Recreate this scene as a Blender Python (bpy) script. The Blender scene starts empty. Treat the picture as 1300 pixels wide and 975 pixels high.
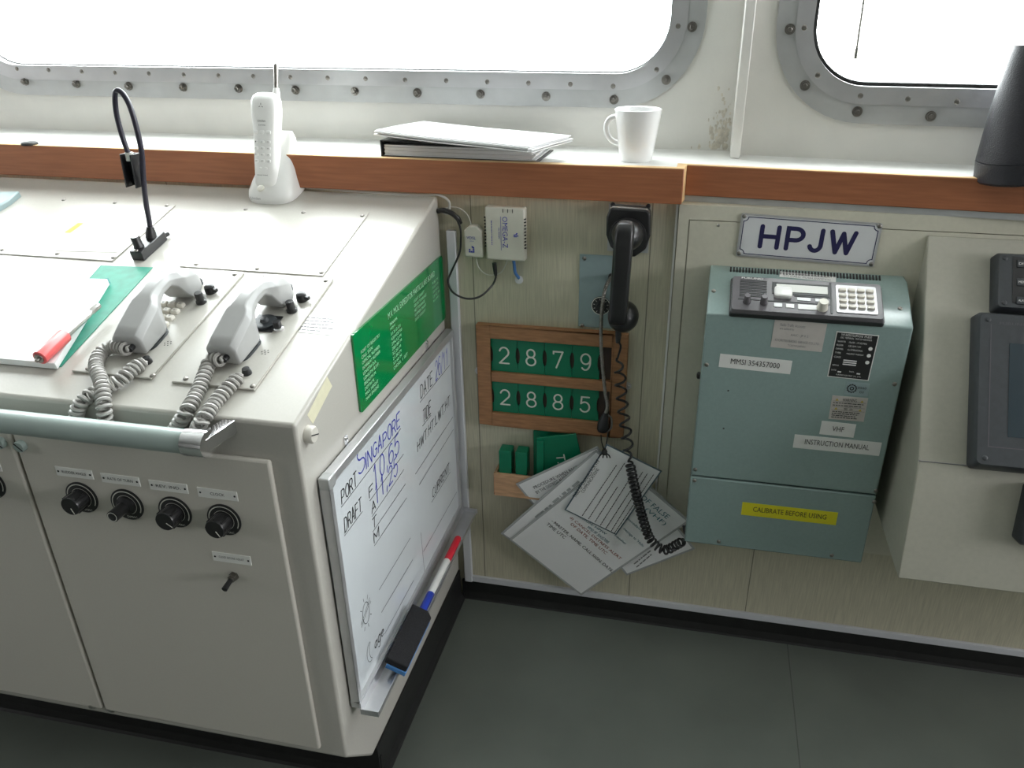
import bpy, bmesh, math, random
from mathutils import Vector as V, Matrix as M
random.seed(4)
SC = bpy.context.scene
COL = SC.collection
PI = math.pi

# ------------------------------------------------------------------ camera, sky, light, exposure
FPX, PCX, PCY = 1001.48, 683.73, 494.52
CAM = V((0.50623, -1.48075, 1.3300))
RX = V((0.97899413, 0.20388086, -0.00175966))
RY = V((0.08797282, -0.43018176, -0.89844556))
RZ = V((-0.18393283, 0.87941813, -0.43908139))
cd = bpy.data.cameras.new('camera'); cam = bpy.data.objects.new('camera', cd); COL.objects.link(cam)
cd.sensor_fit = 'HORIZONTAL'; cd.sensor_width = 36.0; cd.lens = FPX / 1300 * 36
cd.shift_x = (650 - PCX) / 1300; cd.shift_y = (PCY - 487.5) / 1300
cd.clip_start = 0.02; cd.clip_end = 200
cam.matrix_world = M(((RX.x, -RY.x, -RZ.x, CAM.x), (RX.y, -RY.y, -RZ.y, CAM.y), (RX.z, -RY.z, -RZ.z, CAM.z), (0, 0, 0, 1)))
SC.camera = cam

SKY = 15.8
w = bpy.data.worlds.new('overcast_sky'); SC.world = w; w.use_nodes = True
bg = w.node_tree.nodes['Background']; bg.inputs[0].default_value = (0.97, 0.975, 1.0, 1); bg.inputs[1].default_value = SKY
SC.view_settings.view_transform = 'Standard'; SC.view_settings.look = 'None'
SC.view_settings.gamma = 1.0; SC.view_settings.use_curve_mapping = False
SC.view_settings.exposure = 0.0
SC.cycles.max_bounces = 10; SC.cycles.diffuse_bounces = 6; SC.cycles.glossy_bounces = 5; SC.cycles.transparent_max_bounces = 12
SC.cycles.use_denoising = True; SC.cycles.sample_clamp_indirect = 6.0
SC.cycles.caustics_reflective = False; SC.cycles.caustics_refractive = False

def portal(name, loc, size, rot):
    """a sky portal: sits in a window opening and gives off nothing itself"""
    l = bpy.data.lights.new(name, 'AREA'); l.shape = 'RECTANGLE'; l.size, l.size_y = size
    l.cycles.is_portal = True
    o = bpy.data.objects.new(name, l); COL.objects.link(o); o.location = loc; o.rotation_euler = rot

ZCEIL = 2.3; XL, XR, YB = -4.5, 4.5, -6.0
portal('sky_portal', (-0.37, 0.215, 1.61), (1.6, 0.84), (-PI/2, 0, 0))
portal('sky_portal', (1.27, 0.135, 1.61), (1.3, 0.86), (-PI/2, 0, 0))

# ------------------------------------------------------------------ pixel of the photograph -> point on a real plane
def ray(px, py):
    return RX * ((px - PCX) / FPX) + RY * ((py - PCY) / FPX) + RZ
class Plane:
    def __init__(s, p, n): s.p = V(p); s.n = V(n).normalized()
    def at(s, q, off=0.0):
        d = ray(*q); p = s.p + s.n * off
        return CAM + d * (s.n.dot(p - CAM) / s.n.dot(d))
class Frame:
    def __init__(s, o, u, n):
        s.o = V(o); s.n = V(n).normalized(); u = V(u); s.u = (u - s.n * u.dot(s.n)).normalized(); s.v = s.n.cross(s.u)
    def __call__(s, a, b, c=0.0): return s.o + s.u * a + s.v * b + s.n * c
    def loc(s, P): d = P - s.o; return d.dot(s.u), d.dot(s.v)
    def moved(s, a, b, c=0): return Frame(s(a, b, c), s.u, s.n)
    def mat(s, a=0, b=0, c=0):
        o = s(a, b, c); u, v, n = s.u, s.v, s.n
        return M(((u.x, v.x, n.x, o.x), (u.y, v.y, n.y, o.y), (u.z, v.z, n.z, o.z), (0, 0, 0, 1)))
def quad(pl, tl, tr, br, bl, off=0.0):
    """frame at the lower-left corner of a measured rectangle, with its width and height"""
    a, b, c, d = [pl.at(p, off) for p in (tl, tr, br, bl)]
    u = ((b - a) + (c - d)); f = Frame(d, u, pl.n)
    cen = (a + b + c + d) / 4
    wd = ((b - a).length + (c - d).length) / 2
    ht = (abs((a - d).dot(f.v)) + abs((b - c).dot(f.v))) / 2
    f.o = cen - f.u * wd / 2 - f.v * ht / 2
    return f, wd, ht

# measured planes of the place
D = 0.6443; ZT = 0.8267; ZBK = 0.9955; ZB = 0.1886
WALL = Plane((0, 0, 0), (0, -1, 0))
COVER = Plane((0, -0.012, 0), (0, -1, 0))
SIDE = Plane((0, 0, 0), (1, 0, 0))
FRONT = Plane((0, -D, 0), (0, -1, 0))
TOPN = V((0, -(ZBK - ZT), D - 0.012)).normalized()
TOP = Plane((0, -D, ZT), TOPN)
LEDGE = 1.0662
LEDGEP = Plane((0, 0, LEDGE), (0, 0, 1))
WY = 0.19
WIN1 = Plane((0, WY, 0), (0, -1, 0))
YAW2 = math.radians(4.5)
WIN2 = Plane((0.56, 0.150, 0), (-math.sin(YAW2), -math.cos(YAW2), 0))
VX0, VX1, VY, VZT, VZB, VZK = 0.5285, 0.871, -0.14, 0.8394, 0.345, 0.8880
VHF = Plane((0, VY, 0), (0, -1, 0))
VTOPN = V((0, -(VZK - VZT), -0.045 - VY)).normalized()
VTOP = Plane((0, VY, VZT), VTOPN)
RCX = 0.895
RCN = V((0, -(0.966 - 0.646), 0.248 - 0.012)).normalized()
RC = Plane((0, -0.012, 0.966), RCN)

# ------------------------------------------------------------------ materials
def mat(name, c, rough=0.5, metal=0.0, var=0.0, scale=30.0, bump=0.0, bscale=200.0, spec=0.5, coat=0.0, stretch=None):
    m = bpy.data.materials.new(name); m.use_nodes = True; nt = m.node_tree; b = nt.nodes['Principled BSDF']
    b.inputs['Base Color'].default_value = (*c, 1); b.inputs['Roughness'].default_value = rough; b.inputs['Metallic'].default_value = metal
    b.inputs['Specular IOR Level'].default_value = spec
    if coat: b.inputs['Coat Weight'].default_value = coat; b.inputs['Coat Roughness'].default_value = 0.15
    if var or bump:
        tc = nt.nodes.new('ShaderNodeTexCoord'); mp = nt.nodes.new('ShaderNodeMapping'); nt.links.new(tc.outputs['Object'], mp.inputs[0])
        if stretch: mp.inputs['Scale'].default_value = stretch
    if var:
        n = nt.nodes.new('ShaderNodeTexNoise'); n.inputs['Scale'].default_value = scale; n.inputs['Detail'].default_value = 5
        r = nt.nodes.new('ShaderNodeValToRGB'); r.color_ramp.elements[0].position = 0.3; r.color_ramp.elements[1].position = 0.7
        r.color_ramp.elements[0].color = (*[x * (1 - var) for x in c], 1); r.color_ramp.elements[1].color = (*[min(1, x * (1 + var)) for x in c], 1)
        nt.links.new(mp.outputs[0], n.inputs['Vector']); nt.links.new(n.outputs['Fac'], r.inputs[0]); nt.links.new(r.outputs[0], b.inputs['Base Color'])
    if bump:
        n2 = nt.nodes.new('ShaderNodeTexNoise'); n2.inputs['Scale'].default_value = bscale; n2.inputs['Detail'].default_value = 3
        bp = nt.nodes.new('ShaderNodeBump'); bp.inputs['Strength'].default_value = bump; bp.inputs['Distance'].default_value = 0.002
        nt.links.new(mp.outputs[0], n2.inputs['Vector']); nt.links.new(n2.outputs['Fac'], bp.inputs['Height']); nt.links.new(bp.outputs[0], b.inputs['Normal'])
    return m
def seam_lines(m, xs, axis=0, width=0.0012, dark=0.35):
    """thin joints between sheets at given object coordinates"""
    nt = m.node_tree; b = nt.nodes['Principled BSDF']; tc = nt.nodes.new('ShaderNodeTexCoord'); sp = nt.nodes.new('ShaderNodeSeparateXYZ')
    nt.links.new(tc.outputs['Object'], sp.inputs[0]); acc = None
    for x in xs:
        c = nt.nodes.new('ShaderNodeMath'); c.operation = 'COMPARE'; c.inputs[1].default_value = x; c.inputs[2].default_value = width
        nt.links.new(sp.outputs[axis], c.inputs[0])
        if acc is None: acc = c
        else:
            a = nt.nodes.new('ShaderNodeMath'); a.operation = 'MAXIMUM'; nt.links.new(acc.outputs[0], a.inputs[0]); nt.links.new(c.outputs[0], a.inputs[1]); acc = a
    mx = nt.nodes.new('ShaderNodeMixRGB'); mx.blend_type = 'MULTIPLY'; mx.inputs[2].default_value = (dark, dark, dark, 1)
    nt.links.new(acc.outputs[0], mx.inputs[0]); src = b.inputs['Base Color'].links[0].from_socket
    nt.links.new(src, mx.inputs[1]); nt.links.new(mx.outputs[0], b.inputs['Base Color'])
def glassy(name, tint, refl_rough=0.02, alpha=0.93):
    m = bpy.data.materials.new(name); m.use_nodes = True; nt = m.node_tree; nt.nodes.clear()
    o = nt.nodes.new('ShaderNodeOutputMaterial'); t = nt.nodes.new('ShaderNodeBsdfTransparent'); g = nt.nodes.new('ShaderNodeBsdfGlossy')
    f = nt.nodes.new('ShaderNodeFresnel'); x = nt.nodes.new('ShaderNodeMixShader'); f.inputs[0].default_value = 1.3
    t.inputs[0].default_value = (*tint, 1); g.inputs['Roughness'].default_value = refl_rough
    ge = nt.nodes.new('ShaderNodeNewGeometry'); iv = nt.nodes.new('ShaderNodeMath'); iv.operation = 'SUBTRACT'; iv.inputs[0].default_value = 1.0
    nt.links.new(ge.outputs['Backfacing'], iv.inputs[1]); mu = nt.nodes.new('ShaderNodeMath'); mu.operation = 'MULTIPLY'; nt.links.new(f.outputs[0], mu.inputs[0]); nt.links.new(iv.outputs[0], mu.inputs[1])
    nt.links.new(mu.outputs[0], x.inputs[0]); nt.links.new(t.outputs[0], x.inputs[1]); nt.links.new(g.outputs[0], x.inputs[2]); nt.links.new(x.outputs[0], o.inputs[0])
    return m
K = {}
K['beige'] = mat('beige_grey_paint', (0.475, 0.458, 0.418), 0.25, var=0.02, scale=300, bump=0.015, bscale=500)  # console paint, darkened to hold down the brightly lit top
K['beige_lifted'] = mat('beige_paint_lightened', (0.58, 0.555, 0.50), 0.40, var=0.02, scale=300, bump=0.02, bscale=500)  # same console paint, lightened to make up for the dim front
K['cream'] = mat('cream_panel_paint', (0.58, 0.56, 0.46), 0.55, spec=0.4, var=0.03, scale=120)
K['cabinet'] = mat('cream_paint_toned_down', (0.43, 0.42, 0.355), 0.6, var=0.03, scale=120, spec=0.3)  # cream darkened to offset the strong window light on the cabinet
K['wallvinyl'] = mat('vinyl_wall', (0.53, 0.50, 0.38), 0.55, var=0.13, scale=14, stretch=(26, 26, 1.2))
K['upperwall'] = mat('white_wall_paint', (0.74, 0.73, 0.69), 0.5, var=0.05, scale=9, bump=0.12, bscale=120)
K['white'] = mat('white_paint', (0.78, 0.78, 0.76), 0.5, var=0.03, scale=20)
K['ceil'] = mat('ceiling_paint', (0.42, 0.42, 0.40), 0.6, var=0.02)
K['room'] = mat('room_wall_paint', (0.26, 0.255, 0.24), 0.6, var=0.02)
K['floor'] = mat('green_grey_linoleum', (0.115, 0.13, 0.112), 0.5, var=0.10, scale=5, bump=0.05, bscale=90)
K['blackskirt'] = mat('black_rubber_skirting', (0.012, 0.012, 0.012), 0.38, var=0.2, scale=40)
K['wood'] = mat('varnished_brown_wood', (0.34, 0.125, 0.056), 0.42, var=0.14, scale=9, stretch=(1.2, 14, 22))
K['woodedge'] = mat('pale_wood_edge', (0.72, 0.48, 0.24), 0.45, var=0.1, scale=30)
K['woodframe'] = mat('teak_frame_wood', (0.34, 0.165, 0.075), 0.55, var=0.22, scale=14, stretch=(2, 8, 14))
K['woodrack'] = mat('rack_wood', (0.50, 0.30, 0.17), 0.6, var=0.2, scale=16, stretch=(2, 8, 14))
K['alu'] = mat('brushed_aluminium', (0.60, 0.60, 0.61), 0.42, 0.75, var=0.05, scale=18, bump=0.03, bscale=300)
K['alu_d'] = mat('dull_aluminium', (0.52, 0.53, 0.53), 0.5, 0.6, var=0.06, scale=22)
K['alu_tray'] = mat('aluminium_tray', (0.66, 0.66, 0.68), 0.3, 0.85, var=0.04, scale=40)
K['steel'] = mat('steel_screw', (0.55, 0.54, 0.52), 0.32, 1.0, var=0.1, scale=400)
K['bolt'] = mat('stainless_bolt', (0.27, 0.255, 0.235), 0.34, 1.0, var=0.15, scale=300)
K['chrome'] = mat('chrome', (0.80, 0.80, 0.82), 0.12, 1.0)
K['rail'] = mat('green_grey_rail_paint', (0.33, 0.40, 0.38), 0.28, 0.0, var=0.03, scale=20)
K['black'] = mat('black_plastic', (0.015, 0.015, 0.016), 0.32, var=0.1, scale=100)
K['blackmatt'] = mat('black_matt', (0.012, 0.012, 0.012), 0.6, var=0.1, scale=60)
K['dark'] = mat('dark_grey_plastic', (0.035, 0.04, 0.045), 0.42, var=0.1, scale=100, bump=0.1, bscale=900)
K['purpleblack'] = mat('rubber_black', (0.02, 0.018, 0.03), 0.35)
K['phonegrey'] = mat('grey_handset_plastic', (0.35, 0.35, 0.345), 0.28, var=0.02, scale=60)
K['cordgrey'] = mat('grey_cord', (0.36, 0.35, 0.33), 0.4, var=0.03, scale=60)
K['key'] = mat('ivory_key', (0.66, 0.63, 0.56), 0.4, var=0.03, scale=80)
K['plastwhite'] = mat('white_plastic', (0.80, 0.80, 0.78), 0.3, var=0.01, scale=50)
K['modem'] = mat('off_white_plastic', (0.66, 0.64, 0.56), 0.45, var=0.02, scale=50)
K['ceramic'] = mat('white_ceramic', (0.82, 0.82, 0.82), 0.12, var=0.005, scale=20, coat=0.4)
K['paper'] = mat('white_paper', (0.82, 0.82, 0.82), 0.7, var=0.01, scale=40)
K['laminate'] = mat('laminated_paper', (0.84, 0.84, 0.84), 0.35, var=0.01, scale=30)
K['cardedge'] = mat('blue_grey_card_border', (0.10, 0.14, 0.17), 0.4)
K['lamedge'] = mat('laminate_edge', (0.42, 0.43, 0.43), 0.25)
K['label'] = mat('white_label', (0.74, 0.74, 0.72), 0.5, var=0.01, scale=60)
K['oldlabel'] = mat('faded_label', (0.50, 0.47, 0.44), 0.5, var=0.04, scale=60)
K['yellow'] = mat('yellow_label', (0.75, 0.68, 0.02), 0.5, var=0.02, scale=60)
K['ink'] = mat('black_ink', (0.012, 0.012, 0.014), 0.6)
K['inkgrey'] = mat('grey_ink', (0.20, 0.20, 0.21), 0.6)
K['navy'] = mat('navy_lettering', (0.018, 0.016, 0.075), 0.4)
K['blueink'] = mat('blue_marker_ink', (0.04, 0.05, 0.42), 0.5)
K['redink'] = mat('red_brown_ink', (0.30, 0.06, 0.03), 0.6)
K['tealink'] = mat('teal_ink', (0.03, 0.16, 0.20), 0.6)
K['plate'] = mat('engraved_plate_white', (0.64, 0.65, 0.66), 0.3, var=0.02, scale=30)
K['nameplate'] = mat('pale_grey_name_plate', (0.80, 0.80, 0.77), 0.4, var=0.02, scale=60)
K['green'] = mat('green_plastic', (0.0, 0.17, 0.085), 0.38, var=0.05, scale=60)
K['greenboard'] = mat('green_acrylic_board', (0.0, 0.21, 0.055), 0.10, var=0.03, scale=30, coat=0.6)
K['greenmat'] = mat('green_mat', (0.02, 0.25, 0.17), 0.5, var=0.12, scale=60)
K['engrave'] = mat('white_engraving', (0.70, 0.70, 0.64), 0.5)
K['palegreen'] = mat('pale_engraving', (0.45, 0.62, 0.46), 0.5)
K['vhf'] = mat('blue_green_grey_paint', (0.245, 0.332, 0.320), 0.20, var=0.03, scale=200, bump=0.010, bscale=500, coat=0.6)
K['vplate'] = mat('blue_grey_plate', (0.26, 0.34, 0.35), 0.42, var=0.03, scale=90)
K['radio'] = mat('radio_grey_plastic', (0.115, 0.108, 0.118), 0.22, var=0.03, scale=90)
K['radiodark'] = mat('radio_dark_plastic', (0.022, 0.026, 0.026), 0.4)
K['lcd'] = mat('pale_lcd', (0.55, 0.56, 0.52), 0.15)
K['screen'] = mat('dark_screen', (0.02, 0.035, 0.045), 0.12, var=0.05, scale=10)
K['board'] = mat('whiteboard_enamel', (0.66, 0.70, 0.73), 0.16, var=0.015, scale=6, coat=0.3)
K['tape'] = mat('masking_tape', (0.66, 0.63, 0.46), 0.6, var=0.05, scale=90)
K['red'] = mat('red_plastic', (0.62, 0.02, 0.04), 0.3)
K['redpen'] = mat('red_pen_barrel', (0.66, 0.10, 0.10), 0.35, var=0.03, scale=60)
K['blue'] = mat('blue_plastic', (0.02, 0.05, 0.42), 0.3)
K['bluefoam'] = mat('blue_eraser_body', (0.08, 0.26, 0.60), 0.5)
K['felt'] = mat('black_felt', (0.012, 0.012, 0.014), 0.95, var=0.3, scale=300, bump=0.4, bscale=900)
K['cablewhite'] = mat('white_cable', (0.62, 0.61, 0.56), 0.45)
K['cableblue'] = mat('blue_cable', (0.06, 0.17, 0.42), 0.45)
K['trimwhite'] = mat('white_trim', (0.62, 0.63, 0.66), 0.4, var=0.02, scale=40)
K['grime'] = mat('brown_grime', (0.60, 0.56, 0.48), 0.8, var=0.25, scale=90)
K['leather'] = mat('black_leatherette', (0.022, 0.022, 0.028), 0.42, var=0.1, scale=200, bump=0.5, bscale=500)
K['glass'] = glassy('window_glass', (0.94, 0.97, 0.96))
K['clear'] = glassy('clear_plastic', (0.80, 0.86, 0.95), 0.1)

# ------------------------------------------------------------------ mesh builder
ORG = {}; WM = {}
class MB:
    def __init__(s): s.v = []; s.f = []
    def add(s, vs, fs):
        k = len(s.v); s.v += [V(p) for p in vs]; s.f += [tuple(i + k for i in f) for f in fs]; return s
    def box(s, fr, a0, a1, b0, b1, c0, c1):
        vs = [fr(a, b, c) for c in (c0, c1) for b in (b0, b1) for a in (a0, a1)]
        return s.add(vs, [(0, 2, 3, 1), (4, 5, 7, 6), (0, 1, 5, 4), (2, 6, 7, 3), (0, 4, 6, 2), (1, 3, 7, 5)])
    def prism(s, pts, d):
        """closed solid from a planar outline of points pushed along vector d"""
        n = len(pts); pts = [V(p) for p in pts]; d = V(d)
        return s.add(pts + [p + d for p in pts], [tuple(range(n - 1, -1, -1)), tuple(range(n, 2 * n))] + [(i, (i + 1) % n, n + (i + 1) % n, n + i) for i in range(n)])
    def loft(s, rings, caps=True, closed=True):
        n = len(rings[0]); k = len(rings); vs = [p for r in rings for p in r]
        fs = [(i * n + j, i * n + (j + 1) % n, (i + 1) * n + (j + 1) % n, (i + 1) * n + j) for i in range(k - 1) for j in range(n if closed else n - 1)]
        if caps: fs += [tuple(range(n - 1, -1, -1)), tuple(range((k - 1) * n, k * n))]
        return s.add(vs, fs)
    def cyl(s, p0, p1, r0, r1=None, seg=20):
        r1 = r0 if r1 is None else r1; p0, p1 = V(p0), V(p1); ax = (p1 - p0).normalized()
        u = ax.orthogonal().normalized(); v = ax.cross(u)
        return s.loft([[p + (u * math.cos(2 * PI * i / seg) + v * math.sin(2 * PI * i / seg)) * r for i in range(seg)] for p, r in ((p0, r0), (p1, r1))])
    def lathe(s, o, ax, prof, seg=32, caps=True):
        o = V(o); ax = V(ax).normalized(); u = ax.orthogonal().normalized(); v = ax.cross(u)
        return s.loft([[o + ax * h + (u * math.cos(2 * PI * i / seg) + v * math.sin(2 * PI * i / seg)) * r for i in range(seg)] for r, h in prof], caps)
    def tube(s, pts, r, seg=8, smooth=0, rad=None):
        pts = [V(p) for p in pts]
        if smooth: pts = spline(pts, smooth)
        t = [(pts[min(i + 1, len(pts) - 1)] - pts[max(i - 1, 0)]).normalized() for i in range(len(pts))]
        u = t[0].orthogonal().normalized(); rings = []
        for i, p in enumerate(pts):
            u = (u - t[i] * u.dot(t[i])).normalized(); v = t[i].cross(u); rr = rad(i / (len(pts) - 1)) if rad else r
            rings.append([p + (u * math.cos(2 * PI * j / seg) + v * math.sin(2 * PI * j / seg)) * rr for j in range(seg)])
        return s.loft(rings)
    def coil(s, pts, R, turns, r, seg=6, per=12):
        pts = spline([V(p) for p in pts], 14)
        L = [0]
        for i in range(1, len(pts)): L.append(L[-1] + (pts[i] - pts[i - 1]).length)
        u = (pts[1] - pts[0]).orthogonal().normalized(); fr = []
        for i in range(len(pts)):
            t = (pts[min(i + 1, len(pts) - 1)] - pts[max(i - 1, 0)]).normalized(); u = (u - t * u.dot(t)).normalized(); fr.append((u.copy(), t.cross(u)))
        out = []; n = int(turns * per); j = 0
        for k in range(n + 1):
            d = L[-1] * k / n
            while j < len(L) - 2 and L[j + 1] < d: j += 1
            q = (d - L[j]) / max(1e-9, L[j + 1] - L[j]); p = pts[j].lerp(pts[j + 1], q); a = 2 * PI * k / per
            e = min(1, k / per, (n - k) / per)
            out.append(p + (fr[j][0] * math.cos(a) + fr[j][1] * math.sin(a)) * R * (0.15 + 0.85 * e))
        return s.tube(out, r, seg)
    def stroke(s, fr, polys, wd, c=0.0, rnd=8):
        """flat pen strokes: one mitred ribbon per line, rounded at both ends"""
        h = wd / 2; parts = []
        for pl in polys:
            cur = [pl[0]] if pl else []
            for i in range(1, len(pl)):
                cur.append(pl[i])
                if i < len(pl) - 1:
                    ax_, ay_ = pl[i][0] - pl[i - 1][0], pl[i][1] - pl[i - 1][1]; bx_, by_ = pl[i + 1][0] - pl[i][0], pl[i + 1][1] - pl[i][1]
                    if ax_ * bx_ + ay_ * by_ < -.1 * math.hypot(ax_, ay_) * math.hypot(bx_, by_): parts.append(cur); cur = [pl[i]]
            if cur: parts.append(cur)
        for j, pl in enumerate(parts):
            pl = [p for i, p in enumerate(pl) if i == 0 or math.hypot(p[0] - pl[i - 1][0], p[1] - pl[i - 1][1]) > 1e-7]
            if len(pl) < 2: continue
            cc = c + 1.5e-5 * (j % 6); L = []; R = []; n = len(pl); closed = math.hypot(pl[0][0] - pl[-1][0], pl[0][1] - pl[-1][1]) < 1e-6
            for i in range(n):
                if closed and i in (0, n - 1): a, b = pl[n - 2], pl[1]
                else: a, b = pl[max(i - 1, 0)], pl[min(i + 1, n - 1)]
                def nrm(p, q): d = math.hypot(q[0] - p[0], q[1] - p[1]) or 1; return -(q[1] - p[1]) / d, (q[0] - p[0]) / d
                n1 = nrm(a, pl[i]) if (a != pl[i]) else nrm(pl[i], b); n2 = nrm(pl[i], b) if (b != pl[i]) else n1
                mx, my = n1[0] + n2[0], n1[1] + n2[1]; m2 = mx * mx + my * my
                k = 2 / m2 if m2 > .35 else 2.4
                L.append((pl[i][0] + mx * h * k, pl[i][1] + my * h * k)); R.append((pl[i][0] - mx * h * k, pl[i][1] - my * h * k))
            vs = [fr(*p, cc + 1.2e-5 * i / n) for i, p in enumerate(L)] + [fr(*p, cc + 1.2e-5 * i / n) for i, p in enumerate(R)]
            s.add(vs, [(n + i, n + i + 1, i + 1, i) for i in range(n - 1)])
            if rnd and not closed:
                for p, q in ((pl[0], pl[1]), (pl[-1], pl[-2])):
                    a0 = math.atan2(p[1] - q[1], p[0] - q[0])
                    s.add([fr(p[0] + h * math.cos(a0 - PI / 2 + PI * k / rnd), p[1] + h * math.sin(a0 - PI / 2 + PI * k / rnd), cc) for k in range(rnd + 1)], [tuple(range(rnd + 1))])
        return s
    def build(s, name, m, parent=None, smooth=False, bevel=0.0, bseg=2, origin=None):
        me = bpy.data.meshes.new(name)
        if parent is not None: org = ORG[parent.name]
        else: org = V(origin) if origin is not None else (sum(s.v, V()) / len(s.v))
        me.from_pydata([p - org for p in s.v], [], s.f)
        bm = bmesh.new(); bm.from_mesh(me)
        if bevel or smooth: bmesh.ops.remove_doubles(bm, verts=bm.verts, dist=1e-6)
        bmesh.ops.recalc_face_normals(bm, faces=bm.faces) if not s.flat() else None
        bm.to_mesh(me); bm.free()
        me.materials.append(K[m] if isinstance(m, str) else m)
        o = bpy.data.objects.new(name, me); COL.objects.link(o); ORG[o.name] = org
        if parent is not None: o.parent = parent
        else: o.location = org
        if bevel:
            b = o.modifiers.new('bevel', 'BEVEL'); b.width = bevel; b.segments = bseg; b.limit_method = 'ANGLE'; b.angle_limit = math.radians(35)
        if smooth or bevel:
            for p in me.polygons: p.use_smooth = True
            me.set_sharp_from_angle(angle=math.radians(42))
        return o
    def flat(s): return False
def spline(pts, k):
    out = []
    for i in range(len(pts) - 1):
        p0 = pts[max(i - 1, 0)]; p1 = pts[i]; p2 = pts[i + 1]; p3 = pts[min(i + 2, len(pts) - 1)]
        for j in range(k):
            t = j / k
            out.append(0.5 * ((2 * p1) + (p2 - p0) * t + (2 * p0 - 5 * p1 + 4 * p2 - p3) * t * t + (3 * p1 - p0 - 3 * p2 + p3) * t ** 3))
    return out + [pts[-1]]
def se(fr, wd, ht, c, n=24, e=4.0, a=0.0, b=0.0):
    """rounded-rectangle ring in a frame"""
    out = []
    for i in range(n):
        t = 2 * PI * i / n; x, y = math.cos(t), math.sin(t)
        out.append(fr(a + math.copysign(abs(x) ** (2 / e), x) * wd / 2, b + math.copysign(abs(y) ** (2 / e), y) * ht / 2, c))
    return out
def rr(x0, x1, y0, y1, r, k=8):
    out = []
    for cx, cy, a in ((x1 - r, y0 + r, -PI / 2), (x1 - r, y1 - r, 0), (x0 + r, y1 - r, PI / 2), (x0 + r, y0 + r, PI)):
        for i in range(k + 1): out.append((cx + r * math.cos(a + PI / 2 * i / k), cy + r * math.sin(a + PI / 2 * i / k)))
    return out
def thing(name, label, cat, loc, group=None, kind=None):
    o = bpy.data.objects.new(name, None); COL.objects.link(o); o.empty_display_size = 0.02; o.location = loc; ORG[o.name] = V(loc)
    return tag(o, label, cat, group, kind)
def tag(o, label, cat, group=None, kind=None):
    o['label'] = label; o['category'] = cat
    if group: o['group'] = group
    if kind: o['kind'] = kind
    return o
def struct(o, label=None, cat=None):
    o['kind'] = 'structure'
    if label: o['label'] = label
    if cat: o['category'] = cat
    return o
def inst(me, name, parent, mw):
    """a part sharing mesh data, placed by its world matrix"""
    o = bpy.data.objects.new(name, me); COL.objects.link(o); o.parent = parent; ORG[o.name] = ORG[parent.name]
    o.matrix_local = WM.get(parent.name, M.Translation(ORG[parent.name])).inverted() @ mw; WM[o.name] = mw.copy()
    return o
ZUP = Frame((0, 0, 0), (1, 0, 0), (0, 0, 1))
def wframe(o, n=(0, -1, 0), u=(1, 0, 0)): return Frame(o, u, n)
def proto(mb, m, smooth=True):
    o = mb.build('proto', m, None, smooth, origin=(0, 0, 0)); me = o.data; bpy.data.objects.remove(o); return me
# shared small hardware, made along +z
def mk_screw(r, h, m):
    b = MB().lathe((0, 0, 0), (0, 0, 1), [(r, 0), (r, h * .35), (r * .82, h * .8), (r * .45, h), (0.0001, h)], 14)
    return proto(b, m)
SCREW = mk_screw(0.004, 0.0022, 'bolt'); SCREW_S = mk_screw(0.0026, 0.0014, 'steel'); SCREW_D = mk_screw(0.0042, 0.0015, 'dark')
SLOT = proto(MB().box(ZUP, -.0034, .0034, -.0005, .0005, 0, .0003), 'ink', False)
def screw(parent, fr, me=None, a=0, b=0, c=0, slot=True, name='screw', rot=None):
    o = inst(me or SCREW, name, parent, fr.mat(a, b, c)); return o
_TXT = {}
def text_into(mb, fr, s, x, y, wd, ht, c=0.0003, keep=True, slant=0.0):
    """lay lettering into a box wd x ht whose lower-left corner is (x, y) in the frame"""
    if s not in _TXT:
        cu = bpy.data.curves.new('t', 'FONT'); cu.body = s; cu.resolution_u = 2; ob = bpy.data.objects.new('t', cu)
        COL.objects.link(ob); me = bpy.data.meshes.new_from_object(ob.evaluated_get(bpy.context.evaluated_depsgraph_get()))
        _TXT[s] = ([tuple(v.co) for v in me.vertices], [tuple(p.vertices) for p in me.polygons])
        bpy.data.objects.remove(ob); bpy.data.curves.remove(cu); bpy.data.meshes.remove(me)
    vs, fs = _TXT[s]
    if not vs: return mb
    x0 = min(v[0] for v in vs); x1 = max(v[0] for v in vs); y0 = min(v[1] for v in vs); y1 = max(v[1] for v in vs)
    sx = wd / max(1e-6, x1 - x0); sy = ht / max(1e-6, y1 - y0)
    mb.add([fr(x + (v[0] - x0) * sx + (v[1] - y0) * sy * slant, y + (v[1] - y0) * sy, c) for v in vs], fs)
    return mb
def arc(cx, cy, rx, ry, a0, a1, n=14):
    return [(cx + rx * math.cos(math.radians(a0 + (a1 - a0) * i / n)), cy + ry * math.sin(math.radians(a0 + (a1 - a0) * i / n))) for i in range(n + 1)]
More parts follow.
